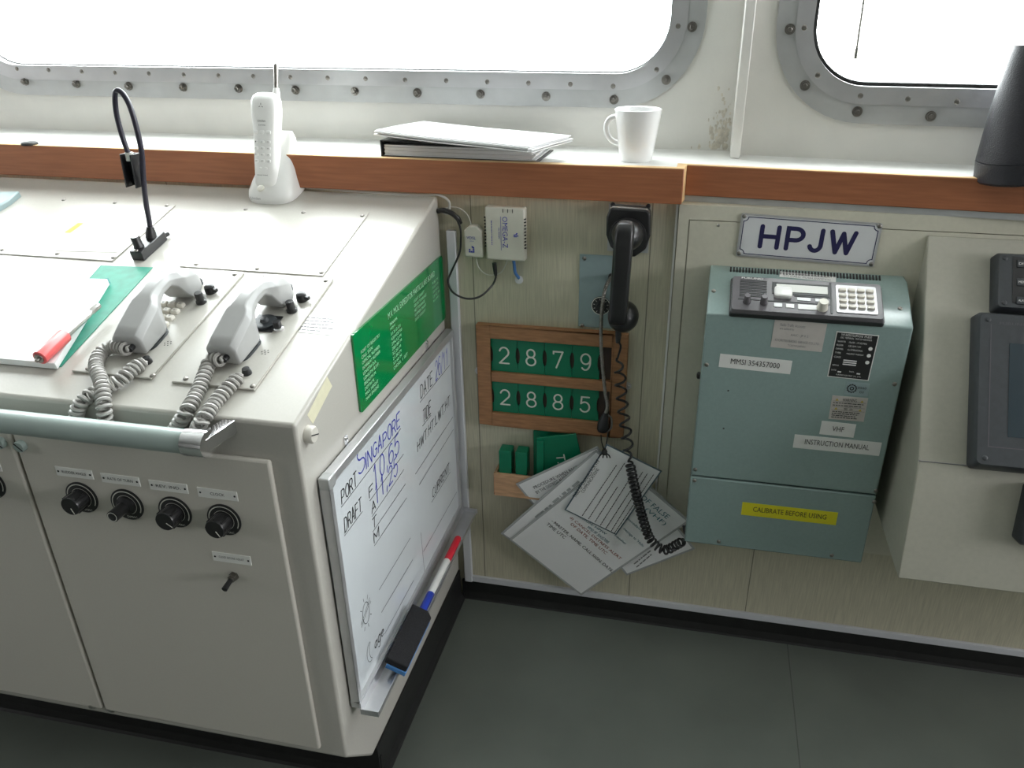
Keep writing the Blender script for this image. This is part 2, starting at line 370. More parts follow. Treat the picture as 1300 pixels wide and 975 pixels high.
GL = {
 'A': [[(0, 0), (2, 6), (4, 0)], [(.7, 2), (3.3, 2)]], 'B': [[(0, 0), (0, 6), (2, 6)] + arc(2, 4.6, 1.6, 1.4, 90, -90) + [(0, 3.2)], [(2, 3.2)] + arc(2, 1.6, 1.9, 1.6, 90, -90) + [(0, 0)]],
 'C': [arc(2.2, 3, 2.2, 3, 50, 310)], 'D': [[(0, 0), (0, 6), (1.6, 6)] + arc(1.6, 3, 2.3, 3, 90, -90) + [(0, 0)]], 'E': [[(3.6, 6), (0, 6), (0, 0), (3.6, 0)], [(0, 3.1), (3, 3.1)]],
 'F': [[(3.6, 6), (0, 6), (0, 0)], [(0, 3.1), (3, 3.1)]], 'G': [arc(2.2, 3, 2.2, 3, 50, 340) + [(4.3, 2.8), (2.6, 2.8)]], 'H': [[(0, 0), (0, 6)], [(4, 0), (4, 6)], [(0, 3.1), (4, 3.1)]],
 'I': [[(0, 0), (0, 6)]], 'J': [[(3.4, 6), (3.4, 1.8)] + arc(1.7, 1.8, 1.7, 1.8, 0, -160)], 'L': [[(0, 6), (0, 0), (3.4, 0)]], 'M': [[(0, 0), (0, 6), (2.2, 1.6), (4.4, 6), (4.4, 0)]],
 'N': [[(0, 0), (0, 6), (4, 0), (4, 6)]], 'O': [arc(2.2, 3, 2.2, 3, 90, 450, 22)], 'P': [[(0, 0), (0, 6), (2, 6)] + arc(2, 4.3, 1.9, 1.7, 90, -90) + [(0, 2.6)]],
 'R': [[(0, 0), (0, 6), (2, 6)] + arc(2, 4.4, 1.8, 1.6, 90, -90) + [(0, 2.8)], [(1.8, 2.8), (4, 0)]], 'S': [arc(2, 4.5, 1.9, 1.5, 35, 270) + arc(2, 1.5, 2, 1.5, 90, -150)],
 'T': [[(0, 6), (4, 6)], [(2, 6), (2, 0)]], 'U': [[(0, 6), (0, 2)] + arc(2, 2, 2, 2, 180, 360) + [(4, 6)]], 'V': [[(0, 6), (2, 0), (4, 6)]], 'W': [[(0, 6), (1.5, 0), (2.9, 5.6), (4.3, 0), (5.8, 6)]],
 '0': [arc(2, 3, 1.9, 3, 90, 450, 22)], '1': [[(.6, 4.6), (1.8, 6), (1.8, 0)]], '2': [arc(2, 4.2, 1.9, 1.8, 165, -35) + [(0.1, 0), (4, 0)]],
 '4': [[(3, 0), (3, 6), (0, 1.8), (4, 1.8)]], '5': [[(3.7, 6), (.6, 6), (.35, 3.3)] + arc(1.9, 2, 2, 2, 135, -150)], '6': [arc(2.2, 3.2, 2.2, 2.8, 60, 180) + arc(2, 1.9, 1.95, 1.9, 180, 540, 20)],
 '7': [[(.1, 5.2), (.1, 6), (3.9, 6), (1.3, 0)]], '8': [arc(2, 4.5, 1.6, 1.5, 90, 450, 20), arc(2, 1.55, 1.95, 1.55, 90, 450, 20)], '9': [arc(2, 4.1, 1.9, 1.9, 0, 360, 20) + arc(1.9, 3, 2, 3, 0, -130)],
 ',': [[(.8, .6), (.2, -1)]], '.': [[(.2, 0), (.3, .1)]], '/': [[(0, -.4), (2.4, 6.2)]], ' ': [],
 'a': [arc(1.4, 1.6, 1.4, 1.6, 20, 340), [(2.8, 3.2), (2.8, 0)]], 'g': [arc(1.4, 1.6, 1.4, 1.6, 20, 340), [(2.8, 3.2), (2.8, -1)] + arc(1.4, -1, 1.4, 1.1, 0, -150)], 'e': [[(0, 1.7), (2.8, 1.7)] + arc(1.4, 1.6, 1.4, 1.6, 0, 310)]}
ADV = {'I': .4, 'W': 5.8, 'M': 4.4, '.': .6, ',': 1, '/': 2.4, ' ': 2, 'a': 2.8, 'g': 2.8, 'e': 2.8}
def stroke_text(mb, fr, s, x, y, wd, ht, pen, c=0.0004, gap=1.5, slant=0.0, rnd=8, jit=0.0):
    tot = sum(ADV.get(ch, 4.1) + gap for ch in s) - gap; sx = wd / tot; sy = ht / 6; cx = 0; rg = random.Random(len(s) * 7 + 1)
    for ch in s:
        j = rg.uniform(-jit, jit); q = 1 + rg.uniform(-jit, jit) * .6
        pl = [[(x + (cx + p) * sx + b * sy * slant, y + (b * q + j) * sy) for p, b in g] for g in GL[ch]]
        mb.stroke(fr, pl, pen, c, rnd); cx += ADV.get(ch, 4.1) + gap
    return mb
def lines_block(mb, fr, x0, x1, y1, y0, n, ht, c=0.0003, seed=1, ragged=.35):
    """rows of small unreadable print: short word bars"""
    rg = random.Random(seed)
    for i in range(n):
        y = y1 - (y1 - y0) * (i + .5) / n; x = x0; end = x1 - (x1 - x0) * ragged * rg.random()
        while x < end:
            L = min(end - x, ht * rg.uniform(1.6, 5)); mb.add([fr(x, y - ht / 2, c), fr(x + L, y - ht / 2, c), fr(x + L, y + ht / 2, c), fr(x, y + ht / 2, c)], [(0, 1, 2, 3)]); x += L + ht * .7
    return mb

# ------------------------------------------------------------------ the setting
fl = MB().box(ZUP, XL, XR, YB, 0.25, -0.05, 0.0).build('floor', 'floor', origin=(0, 0, 0)); struct(fl)
seam_lines(K['floor'], [Plane((0, 0, 0), (0, 0, 1)).at((1007, 890)).x], 0, 0.0011, 0.55)
struct(MB().box(ZUP, XL, XR, YB, 0.4, ZCEIL, ZCEIL + 0.05).build('ceiling', 'ceil'))
wf = MB().box(ZUP, XL, XR, 0.0, 0.14, 0.0, 1.0).build('wall_front', 'wallvinyl', origin=(0, 0, 0)); struct(wf)
seam_lines(K['wallvinyl'], [WALL.at((602, 380)).x, WALL.at((824, 340)).x, WALL.at((952, 735)).x, WALL.at((952, 735)).x + 0.62, -0.6], 0, 0.0011, 0.4)
def side_wall(name, x, sgn):
    m = MB(); x0, x1 = sorted((x, x + sgn * .06)); y0, y1, z0, z1 = (-2.4, -.3, 1.15, 2.0) if sgn > 0 else (-2.6, -1.8, 1.2, 1.9)
    m.box(ZUP, x0, x1, YB, .4, 0, z0); m.box(ZUP, x0, x1, YB, .4, z1, ZCEIL); m.box(ZUP, x0, x1, YB, y0, z0, z1); m.box(ZUP, x0, x1, y1, .4, z0, z1)
    struct(m.build(name, 'room')); portal('sky_portal', (x + sgn * .03, (y0 + y1) / 2, (z0 + z1) / 2), (z1 - z0, y1 - y0), (0, sgn * PI / 2, 0))
side_wall('wall_left', XL, -1); side_wall('wall_right', XR, 1)
struct(MB().box(ZUP, XL, XR, YB - .06, YB, 0, ZCEIL).build('wall_back', 'room'))

def wall_hole(fr, X0, X1, Y0, Y1, hole, r, dep, m=None):
    m = m or MB(); x0, x1, y0, y1 = hole
    for a in ((X0, x0, Y0, Y1), (x1, X1, Y0, Y1), (x0, x1, Y0, y0), (x0, x1, y1, Y1)): m.box(fr, a[0], a[1], a[2], a[3], -dep, 0)
    for cx, cy, sx, sy in ((x0, y0, 1, 1), (x1, y0, -1, 1), (x1, y1, -1, -1), (x0, y1, 1, -1)):
        pts = [(cx, cy)] + [(cx + sx * r * (1 - math.cos(t)), cy + sy * r * (1 - math.sin(t))) for t in [PI / 2 * i / 8 for i in range(9)]]
        m.prism([fr(p[0], p[1], -dep) for p in pts], fr.n * dep)
    return m
BOLT = proto(MB().lathe((0, 0, 0), (0, 0, 1), [(.0088, 0), (.0088, .002), (.0078, .0021), (.0078, .0075), (.0068, .0085), (.0042, .0086), (.0042, .0125), (.0034, .0135), (.0001, .0136)], 6 * 4), 'bolt')
HEX = proto(MB().loft([[V((.0074 * math.cos(PI / 3 * i), .0074 * math.sin(PI / 3 * i), z)) for i in range(6)] for z in (.002, .008)]).lathe((0, 0, 0), (0, 0, 1), [(.0092, 0), (.0092, .002), (.0001, .0021)], 20).lathe((0, 0, .008), (0, 0, 1), [(.0042, 0), (.0042, .004), (.0033, .0052), (.0001, .0053)], 14), 'bolt', False)
WSCREW = proto(MB().lathe((0, 0, 0), (0, 0, 1), [(.0052, 0), (.0050, .0009), (.0042, .0010), (.0038, .0002), (.0020, .0001), (.0018, .0008), (.0001, .0009)], 16), 'alu_d')
SOCK = mk_screw(0.0048, 0.0014, 'bolt')
def window(name, fr, hole, r, bolts, screws, pl, seal='blackmatt'):
    x0, x1, y0, y1 = hole
    root = thing(name, 'bridge window in a bolted aluminium frame', 'window', fr((x0 + x1) / 2, y0)); del root['label']; del root['category']; struct(root)
    def ring(o0, o1, c0, c1, nm, mm):
        A = rr(x0 - o0, x1 + o0, y0 - o0, y1 + o0, r + o0, 12); B = rr(x0 - o1, x1 + o1, y0 - o1, y1 + o1, r + o1, 12)
        b = MB().loft([[fr(*p, c0) for p in A], [fr(*p, c1) for p in A], [fr(*p, c1 - .0004) for p in B], [fr(*p, c0) for p in B], [fr(*p, c0) for p in A]], caps=False)
        return b.build(nm, mm, root, True)
    ring(.027, .062, -.002, .006, 'window_flange', 'alu_d')
    ring(-.002, .0285, -.012, .0085, 'retaining_ring', 'alu')
    ring(-.005 if seal != 'blackmatt' else -.008, .002, -.030, -.010, 'rubber_seal', seal)
    B = rr(x0 - .012, x1 + .012, y0 - .012, y1 + .012, r, 10)
    MB().prism([fr(*p, -.028) for p in B], fr.n * .008).build('pane', 'glass', root)
    for q in bolts: a, b = fr.loc(pl.at(q)); o = inst(HEX, 'bolt', root, fr.mat(a, b, .005) @ M.Rotation(random.random(), 4, 'Z'))
    for q in screws: a, b = fr.loc(pl.at(q)); inst(SOCK, 'screw', root, fr.mat(a, b, .008))
    return root
f1 = Frame((0, WY, 0), (1, 0, 0), (0, -1, 0))
gx1 = WIN1.at((856, 0)).x; gz0 = WIN1.at((500, 90.5)).z; gx0 = WIN1.at((25, 79)).x - .105
hole1 = (gx0, gx1, gz0, 2.02)
XS = 0.55
XM = gx0 - .085; hole3 = (XM - .085 - 1.5, XM - .085, gz0, 2.02)
wm = wall_hole(f1, XM, XS, 1.0, ZCEIL, (gx0 - .01, gx1 + .01, gz0 - .01, 2.03), .11, .08)
wm = wall_hole(f1, XL, XM, 1.0, ZCEIL, (hole3[0] - .01, hole3[1] + .01, gz0 - .01, 2.03), .11, .08, wm)
struct(wm.build('wall_front_upper', 'upperwall'))
portal('sky_portal', ((hole3[0] + hole3[1]) / 2, 0.215, 1.61), (1.5, 0.84), (-PI/2, 0, 0))
window('window_1', f1, hole1, .105,
  [(35, 103), (100, 106), (166, 109), (235, 110.5), (305, 112), (377, 114), (452, 115.5), (531, 117.5), (611, 119), (694, 122), (780, 126), (846, 101), (879, 34)],
  [(25, 87), (65, 88.5), (107, 90.5), (149, 92), (192, 93), (236, 94.5), (280, 95.5), (324, 96.5), (371, 97.5), (418, 98.5), (466, 99.5), (516, 101), (568, 102), (620, 103.5), (672, 105), (725, 106.5), (779, 109), (834, 88), (861, 33)], WIN1, 'alu_d')
window('window_3', f1, hole3, .105, [], [], WIN1, 'alu_d')
f2 = Frame(WIN2.p, WIN2.n.cross(V((0, 0, 1))) * -1, WIN2.n)
if f2.u.x < 0: f2 = Frame(WIN2.p, -f2.u, WIN2.n)
a0 = f2.loc(WIN2.at((1036, 0)))[0]; b0 = f2.loc(WIN2.at((1150, 112)))[1]
hole2 = (a0, a0 + 1.25, b0, 2.02)
struct(wall_hole(f2, 0.0, 2.0, 1.0, ZCEIL, (a0 - .01, a0 + 1.26, b0 - .01, 2.03), .11, .08).build('wall_front_starboard', 'upperwall'))
window('window_2', f2, hole2, .105, [(1003, 37), (1022, 108), (1088, 141), (1181, 147), (1262, 153)], [(1021, 35), (1038, 95), (1092, 121), (1152, 125), (1214, 128.5), (1275, 133)], WIN2)
# post between the windows
px = WIN1.at((921, 150)).x
struct(MB().box(ZUP, 0.548, 0.566, 0.10, 0.24, LEDGE, ZCEIL).build('trim_1', 'upperwall', bevel=.002))
# vertical white conduit in the corner and the white strip over the black skirting
struct(MB().box(ZUP, 0.012, 0.031, -0.012, 0, 0.052, WALL.at((590, 292)).z).build('trim_2', 'trimwhite', bevel=.002))
struct(MB().box(ZUP, 0.012, 2.4, -0.008, 0, 0.0515, 0.068).build('trim_3', 'trimwhite', bevel=.0015))
sk = MB().prism([V((0.004, y, z)) for y, z in ((0, 0), (-.014, 0), (-.011, .004), (-.006, .02), (-.005, .0515), (0, .0515))], (2.4, 0, 0)); struct(sk.build('baseboard_front', 'blackskirt'))
# dirt where the paint flakes at the foot of the post
gm = MB()
rgm = random.Random(3)
for i in range(110):
    z = LEDGE + .003 + abs(rgm.gauss(0, .05)); x = .545 - abs(rgm.gauss(0, .018 + max(0, .03 - (z - LEDGE)) * .5)); r = rgm.uniform(.0012, .0045) * (1 if z < LEDGE + .04 else .6)
    if z > LEDGE + .16 or x > .545: continue
    gm.add([V((x + r * rgm.uniform(.6, 1.3) * math.cos(2 * PI * k / 9), WY - .0004 - i * 1.2e-5, max(LEDGE + .001, z + r * 1.8 * math.sin(2 * PI * k / 9)))) for k in range(9)], [tuple(range(9))])
o = gm.build('wall_grime', 'grime'); tag(o, 'brown flaking paint in the corner behind the white mug', 'stain', kind='stuff')

# window ledge: white top with brown wood fascia, stepped at the right
root = thing('window_ledge', 'long window ledge with white top and brown wooden front edge', 'ledge', (-.5, 0.0, LEDGE - .06))
LX1 = LEDGEP.at((868, 218)).x
m = MB(); m.box(ZUP, XL + .05, LX1 - .012, -0.016, WY, LEDGE - .022, LEDGE - .001)
def yfr(x): return 0.010 - (x - LX1) * math.tan(math.radians(3.6))
m.prism([V((LX1 - .012, -.0, LEDGE - .022)), V((LX1 + .004, yfr(LX1) + .012, LEDGE - .022)), V((XR - .05, yfr(XR) + .012, LEDGE - .022)), V((XR - .05, .19, LEDGE - .022)), V((LX1 - .012, .19, LEDGE - .022))], (0, 0, .021))
m.build('ledge_top', K['white'], root)
m = MB(); m.box(ZUP, XL + .05, LX1, -0.03, -0.014, 1.0035, LEDGE); m.build('fascia', 'wood', root, bevel=.0015)
m = MB(); m.prism([V((LX1 - .014, -.0138, 1.0035)), V((LX1, -.0138, 1.0035)), V((LX1 + .0034, yfr(LX1), 1.0035)), V((LX1 + .0034, yfr(LX1) + .016, 1.0035)), V((LX1 - .014, yfr(LX1) + .016, 1.0035))], (0, 0, LEDGE - 1.0035 + .0003))
m.build('return_block', 'woodedge', root)
m = MB(); m.prism([V((LX1 + .0035, yfr(LX1), 1.012)), V((XR - .05, yfr(XR), 1.012)), V((XR - .05, yfr(XR) + .014, 1.012)), V((LX1 + .0035, yfr(LX1) + .014, 1.012))], (0, 0, LEDGE - 1.012)); m.build('fascia', 'wood', root, bevel=.0015)
m = MB(); m.box(ZUP, XL + .05, LX1, -.0292, -.0142, LEDGE, LEDGE + .0009)
m.prism([V((LX1 + .0035, yfr(LX1) + .0008, LEDGE)), V((XR - .05, yfr(XR) + .0008, LEDGE)), V((XR - .05, yfr(XR) + .0132, LEDGE)), V((LX1 + .0035, yfr(LX1) + .0132, LEDGE))], (0, 0, .0009)); m.build('edge_band', 'woodedge', root)
m = MB(); m.prism([V((LX1 + .0035, yfr(LX1) + .006, 1.0)), V((XR - .05, yfr(XR) + .006, 1.0)), V((XR - .05, .02, 1.0)), V((LX1 + .0035, .02, 1.0))], (0, 0, .0125)); m.build('under_strip', 'alu_d', root)

# cream cover panel at the right of the wall
root = thing('wall_panel', 'cream painted cover panel on the wall behind the blue radio box', 'panel', (0.9, -0.006, 0.45))
PX0 = WALL.at((860, 300)).x; PZ0 = WALL.at((866, 670)).z; gx = COVER.at((872, 320)).x; gz = COVER.at((1000, 285)).z
m = MB(); m.box(ZUP, PX0, gx - .0008, -.012, 0, PZ0, 1.0); m.box(ZUP, gx - .0008, 2.2, -.012, 0, gz + .0008, 1.0); m.build('border', 'cream', root)
m = MB(); m.box(ZUP, gx + .0008, 2.2, -.012, 0, PZ0, gz - .0008); m.build('panel', 'cream', root)
m = MB(); m.box(ZUP, PX0 - .006, PX0 - .0018, -.008, 0, PZ0 + .05, 1.0); m.build('edge_strip', 'label', root)
screw(root, wframe(COVER.at((912, 286))), SCREW_S)

# ------------------------------------------------------------------ control console
CX0 = -2.2
yc, zc = SIDE.at((473, 960)).y, SIDE.at((473, 960)).z
con = thing('control_console', 'large beige grey steel control console with sloping top', 'console', (-0.7, -0.35, 0.0))
prof = [(-D, ZT), (-.012, ZBK), (-.012, zc), (yc, zc), (-D, ZB)]
MB().prism([V((CX0, y, z)) for y, z in prof], (-CX0, 0, 0)).build('body', 'beige', con, bevel=.005, bseg=3)
kick = MB().box(ZUP, CX0 + .05, -.004, -.535, -.014, 0.0, zc + .0)
kick.prism([V((-.004, y, z)) for y, z in ((-.535, 0), (-.014, 0), (-.014, zc), (-.535, zc))], (0.004, 0, 0))
kick.prism([V((x, -.54, z)) for x, z in ((0, 0.0), (.012, 0.0), (.009, .004), (.003, .02), (.002, zc), (0, zc))], (0, .526, 0))
kick.prism([V((CX0 + .05, y, z)) for y, z in ((-.545, 0.0), (-.541, .005), (-.536, .02), (-.535, .06), (-.53, .06), (-.53, 0))], (-CX0 - .05 + .004, 0, 0))
kick.build('toe_kick', 'blackskirt', con)
FP = Plane((0, -.5412, 0), (0, -1, .6))
# doors
fF = Frame((0, -D, 0), (1, 0, 0), (0, -1, 0))
xs = FRONT.at((60, 670)).x; xd = FRONT.at((380, 780)).x; zd1 = FRONT.at((345, 582)).z; zd0 = ZB + .019
dr = MB().box(fF, xs + .003, xd, zd0, zd1, 0, .009).build('door', 'beige_lifted', con, bevel=.004, bseg=3)
dl = MB().box(fF, xs - .62, xs - .003, zd0, zd1, 0, .009).build('door', 'beige_lifted', con, bevel=.004, bseg=3)
COIN = proto(MB().lathe((0, 0, 0), (0, 0, 1), [(.009, 0), (.009, .006), (.008, .0075), (.0001, .0076)], 22), 'rail')
COINSLOT = proto(MB().box(ZUP, -.0082, .0082, -.0009, .0009, 0, .0004), 'ink', False)
def coin(parent, fr, ang, name='quarter_turn_fastener', me=None):
    o = inst(me or COIN, name, parent, fr.mat()); s = inst(COINSLOT, 'slot', o, fr.mat(0, 0, .0076) @ M.Rotation(ang, 4, 'Z')); return o
DF = Plane((0, -D - .009, 0), (0, -1, 0))
coin(dr, wframe(DF.at((28, 565))), -.75); coin(dl, wframe(DF.at((2.5, 561))), -.75)
for q, p in (((141, 899), dr), ((118, 894), dl)):
    inst(mk_screw(.0085, .006, 'steel'), 'foot_screw', p, wframe(Plane((0, -D - .003, 0), (0, -1, 0)).at(q)).mat())
NAMES = [('RUDDER ANGLE', (70, 591.4), (117.7, 598.7), (119.5, 609.7), (73.7, 603)), ('RATE OF TURN', (127.6, 600), (177, 607), (179, 618.3), (131, 611.5)), ('REV. IND.', (188.8, 609), (238, 616), (240, 628), (192, 620.5)),
         ('CLOCK', (250, 618), (301, 626), (303.3, 637.7), (253.5, 630)), ('CLOCK SECOND ADJUST', (269, 699.4), (318, 707), (320, 718), (272, 711))]
for s, a, b, c, d in NAMES:
    f, wd, ht = quad(DF, a, b, c, d); f = Frame(f.o, (1, 0, 0), (0, -1, 0))
    o = MB().box(f, 0, wd, 0, ht, 0, .0012).build('name_plate', 'nameplate', dr)
    t = MB(); n = len(s); tw = min(wd * .66, n * ht * .28); text_into(t, f, s, (wd - tw) / 2, ht * .36, tw, ht * .3, .0015)
    for x in (.004, wd - .004): t.lathe(f(x, ht / 2, .0012), f.n, [(.0017, 0), (.0015, .0004), (.0001, .0005)], 10)
    t.build('lettering', 'ink', dr).parent = o
f, wd, ht = quad(DF, (-46, 583), (0, 586), (2, 597), (-44, 592)); f = Frame(f.o, (1, 0, 0), (0, -1, 0))
MB().box(f, 0, wd, 0, ht, 0, .0012).build('name_plate', 'nameplate', dl)
def dimmer(parent, q, skirt, ang):
    c = DF.at(q); f = wframe(c)
    o = MB().lathe(c, f.n, [(.0265, 0), (.0265, .0016), (.0255, .002), (.0001, .002)], 40).build('dial_plate', 'black', parent, True)
    MB().loft([[f(r * math.cos(t), r * math.sin(t), z) for t in [math.radians(-30 + 250 * i / 30) for i in range(31)]] for r, z in ((.0222, .0022), (.0238, .0022))], caps=False, closed=False).build('scale_arc', 'engrave', o)
    MB().loft([[f(r * math.cos(t), r * math.sin(t), z) for t in [math.radians(-100 + 300 * i / 30) for i in range(31)]] for r, z in ((.0158, .0022), (.0165, .0022))], caps=False, closed=False).build('scale_arc', 'engrave', o)
    b = MB(); text_into(b, f, 'DIMAC', -.004, -.0225, .017, .0036, .0022); b.build('lettering', 'engrave', o)
    kb = MB()
    if skirt: prf = [(.0135, .002), (.0135, .005), (.0148, .0052), (.0152, .024), (.0142, .026), (.0001, .026)]
    else: prf = [(.015, .002), (.015, .006), (.009, .009), (.009, .033), (.0082, .0335), (.0001, .0335)]
    kb.lathe(c, f.n, prf, 28)
    if skirt:
        for i in range(8):
            t = 2 * PI * i / 8; p = c + f.u * math.cos(t) * .0145 + f.v * math.sin(t) * .0145; kb.cyl(p + f.n * .007, p + f.n * .0235, .0020, seg=8)
    k = kb.build('rotary_knob', 'black', o, True)
    if skirt: MB().box(Frame(f(0, 0, .0262), f.u * math.cos(ang) + f.v * math.sin(ang), f.n), .003, .0135, -.0006, .0006, 0, .0004).build('pointer_line', 'engrave', k)
    else: MB().loft([[f(r * math.cos(2 * PI * i / 24), r * math.sin(2 * PI * i / 24), .0337) for i in range(24)] for r in (.0066, .0078)], caps=False).build('pointer_line', 'engrave', k)
dimmer(dr, (104.6, 631), True, -1.2); dimmer(dr, (162, 640), False, 0); dimmer(dr, (222.8, 649.7), True, -.6); dimmer(dr, (285, 659.4), True, -1.0); dimmer(dl, (-12, 613), True, -1)
c = DF.at((297.5, 731)); f = wframe(c)
o = MB().lathe(c, f.n, [(.008, 0), (.008, .002), (.0066, .0022), (.0066, .008), (.0001, .0082)], 6).lathe(c, f.n, [(.0045, .008), (.0045, .011), (.0001, .0112)], 16).build('push_switch', 'bolt', dr)
MB().cyl(c + f.n * .011, c + f.n * .028 - V((0, 0, .003)), .0038, .0045, 14).build('plunger', 'black', o, True)
# handrail
RY_ = -D - .052; RP = Plane((0, RY_, 0), (0, -1, 0))
ra, rb = RP.at((0, 532)), RP.at((243, 564)); zr = (ra.z + rb.z) / 2; xe = rb.x
hr = MB().cyl((CX0 + .1, RY_, zr), (xe, RY_, zr), .0165, seg=28).build('handrail', 'rail', con, True)
MB().lathe((xe - .006, RY_, zr), (1, 0, 0), [(.0165, 0), (.0185, .0005), (.0185, .029), (.0175, .031), (.0001, .031)], 30).build('end_cap', 'chrome', hr, True)
bxe = xe + .0245
bx0, bx1 = FRONT.at((288, 556)).x, FRONT.at((302, 552)).x
m = MB().prism([V((xe + .004, RY_ - .002, zr - .011)), V((xe + .0247, RY_ - .006, zr - .011)), V((bx1, -D + .001, zr - .011)), V((bx0, -D + .001, zr - .011))], (0, 0, .020)); m.build('rail_bracket', 'chrome', hr, bevel=.0015)
# side fittings
CAPM = proto(MB().lathe((0, 0, 0), (0, 0, 1), [(.0125, 0), (.0125, .009), (.0105, .0115), (.0001, .0117)], 28), 'beige_lifted')
o = inst(CAPM, 'cap_plug', con, Frame(SIDE.at((390, 551)) - V((0, .0, 0)), (0, 1, 0), (1, 0, 0)).mat()); cp = SIDE.at((390, 551))
inst(proto(MB().box(ZUP, -.0105, .0105, -.0008, .0008, 0, .0004), 'ink', False), 'slot', o, Frame(cp, (0, 1, 0), (1, 0, 0)).mat(0, 0, .0117) @ M.Rotation(1.2 + PI / 2, 4, 'Z'))
tp = [SIDE.at(q, .0) for q in ((415, 478), (421.5, 490), (397, 538), (390, 527))]
MB().prism(tp, (.0004, 0, 0)).build('masking_tape', 'tape', con)
# top plates
def top_quad(*q, off=0.0): return quad(TOP, *q, off=off)
def top_frame(q, off=0.0): return Frame(TOP.at(q, off), (1, 0, 0), TOPN)
def top_rect(pts):
    P = [TOP.at(p) for p in pts]; f = Frame((0, -D, ZT), (1, 0, 0), TOPN); L = [f.loc(p) for p in P]
    return f, L
fT = Frame((0, -D, ZT), (1, 0, 0), TOPN)
def tl(q): return fT.loc(TOP.at(q))
def rect(tlq, trq, brq, blq):
    a, b, c, d = map(tl, (tlq, trq, brq, blq)); return (a[0] + d[0]) / 2, (b[0] + c[0]) / 2, (c[1] + d[1]) / 2, (a[1] + b[1]) / 2
x0, x1, y0, y1 = rect((-60, 246), (219, 262), (147, 333), (-150, 313))
ap = MB().box(fT, x1 - .46, x1, y0, y1, 0, .0022).build('access_plate', 'beige', con, bevel=.0008, bseg=1)
for q in ((81, 254), (146, 257.5), (212, 261), (3, 317), (73, 322), (144, 327)): screw(ap, top_frame(q, .0022))
L = [fT(*tl(q), .0024) for q in ((57, 303), (160, 309), (150, 322), (72, 320))]
MB().prism(L, TOPN * .0003).build('label_patch', 'oldlabel', ap)  # flat grey band with slanted ends on the plate
yb = MB()
for i in range(7):
    a = V((*tl((87, 296)), 0)).lerp(V((*tl((104, 284)), 0)), i / 7); yb.add([fT(a.x + dx, a.y + dy, .0026) for dx, dy in ((-.006, -.002), (.006, -.002), (.007, .0035), (-.005, .0035))], [(0, 1, 2, 3)])
yb.build('hazard_tape', 'yellow', ap)
x0, x1, y0, y1 = rect((292, 261), (467, 272), (412, 351.5), (243, 340.5))
ap = MB().box(fT, x0, x1, y0, y1, 0, .0022).build('access_plate', 'beige', con, bevel=.0008, bseg=1)
for q in ((312, 266), (385, 270), (460, 274), (249, 335.5), (327, 341), (408, 346)): screw(ap, top_frame(q, .0022))
lb = MB().prism([fT(*tl(q), 0) for q in ((393, 400), (432, 405), (421, 426), (379, 422))], TOPN * .0005).build('label_patch', 'label', con)
t = MB(); a = tl((393, 400)); b = tl((421, 426)); lines_block(t, fT, a[0] - .003, b[0], a[1] - .003, b[1] + .004, 5, .0018, .0008, 5); o = t.build('lettering', 'inkgrey', con); o.parent = lb

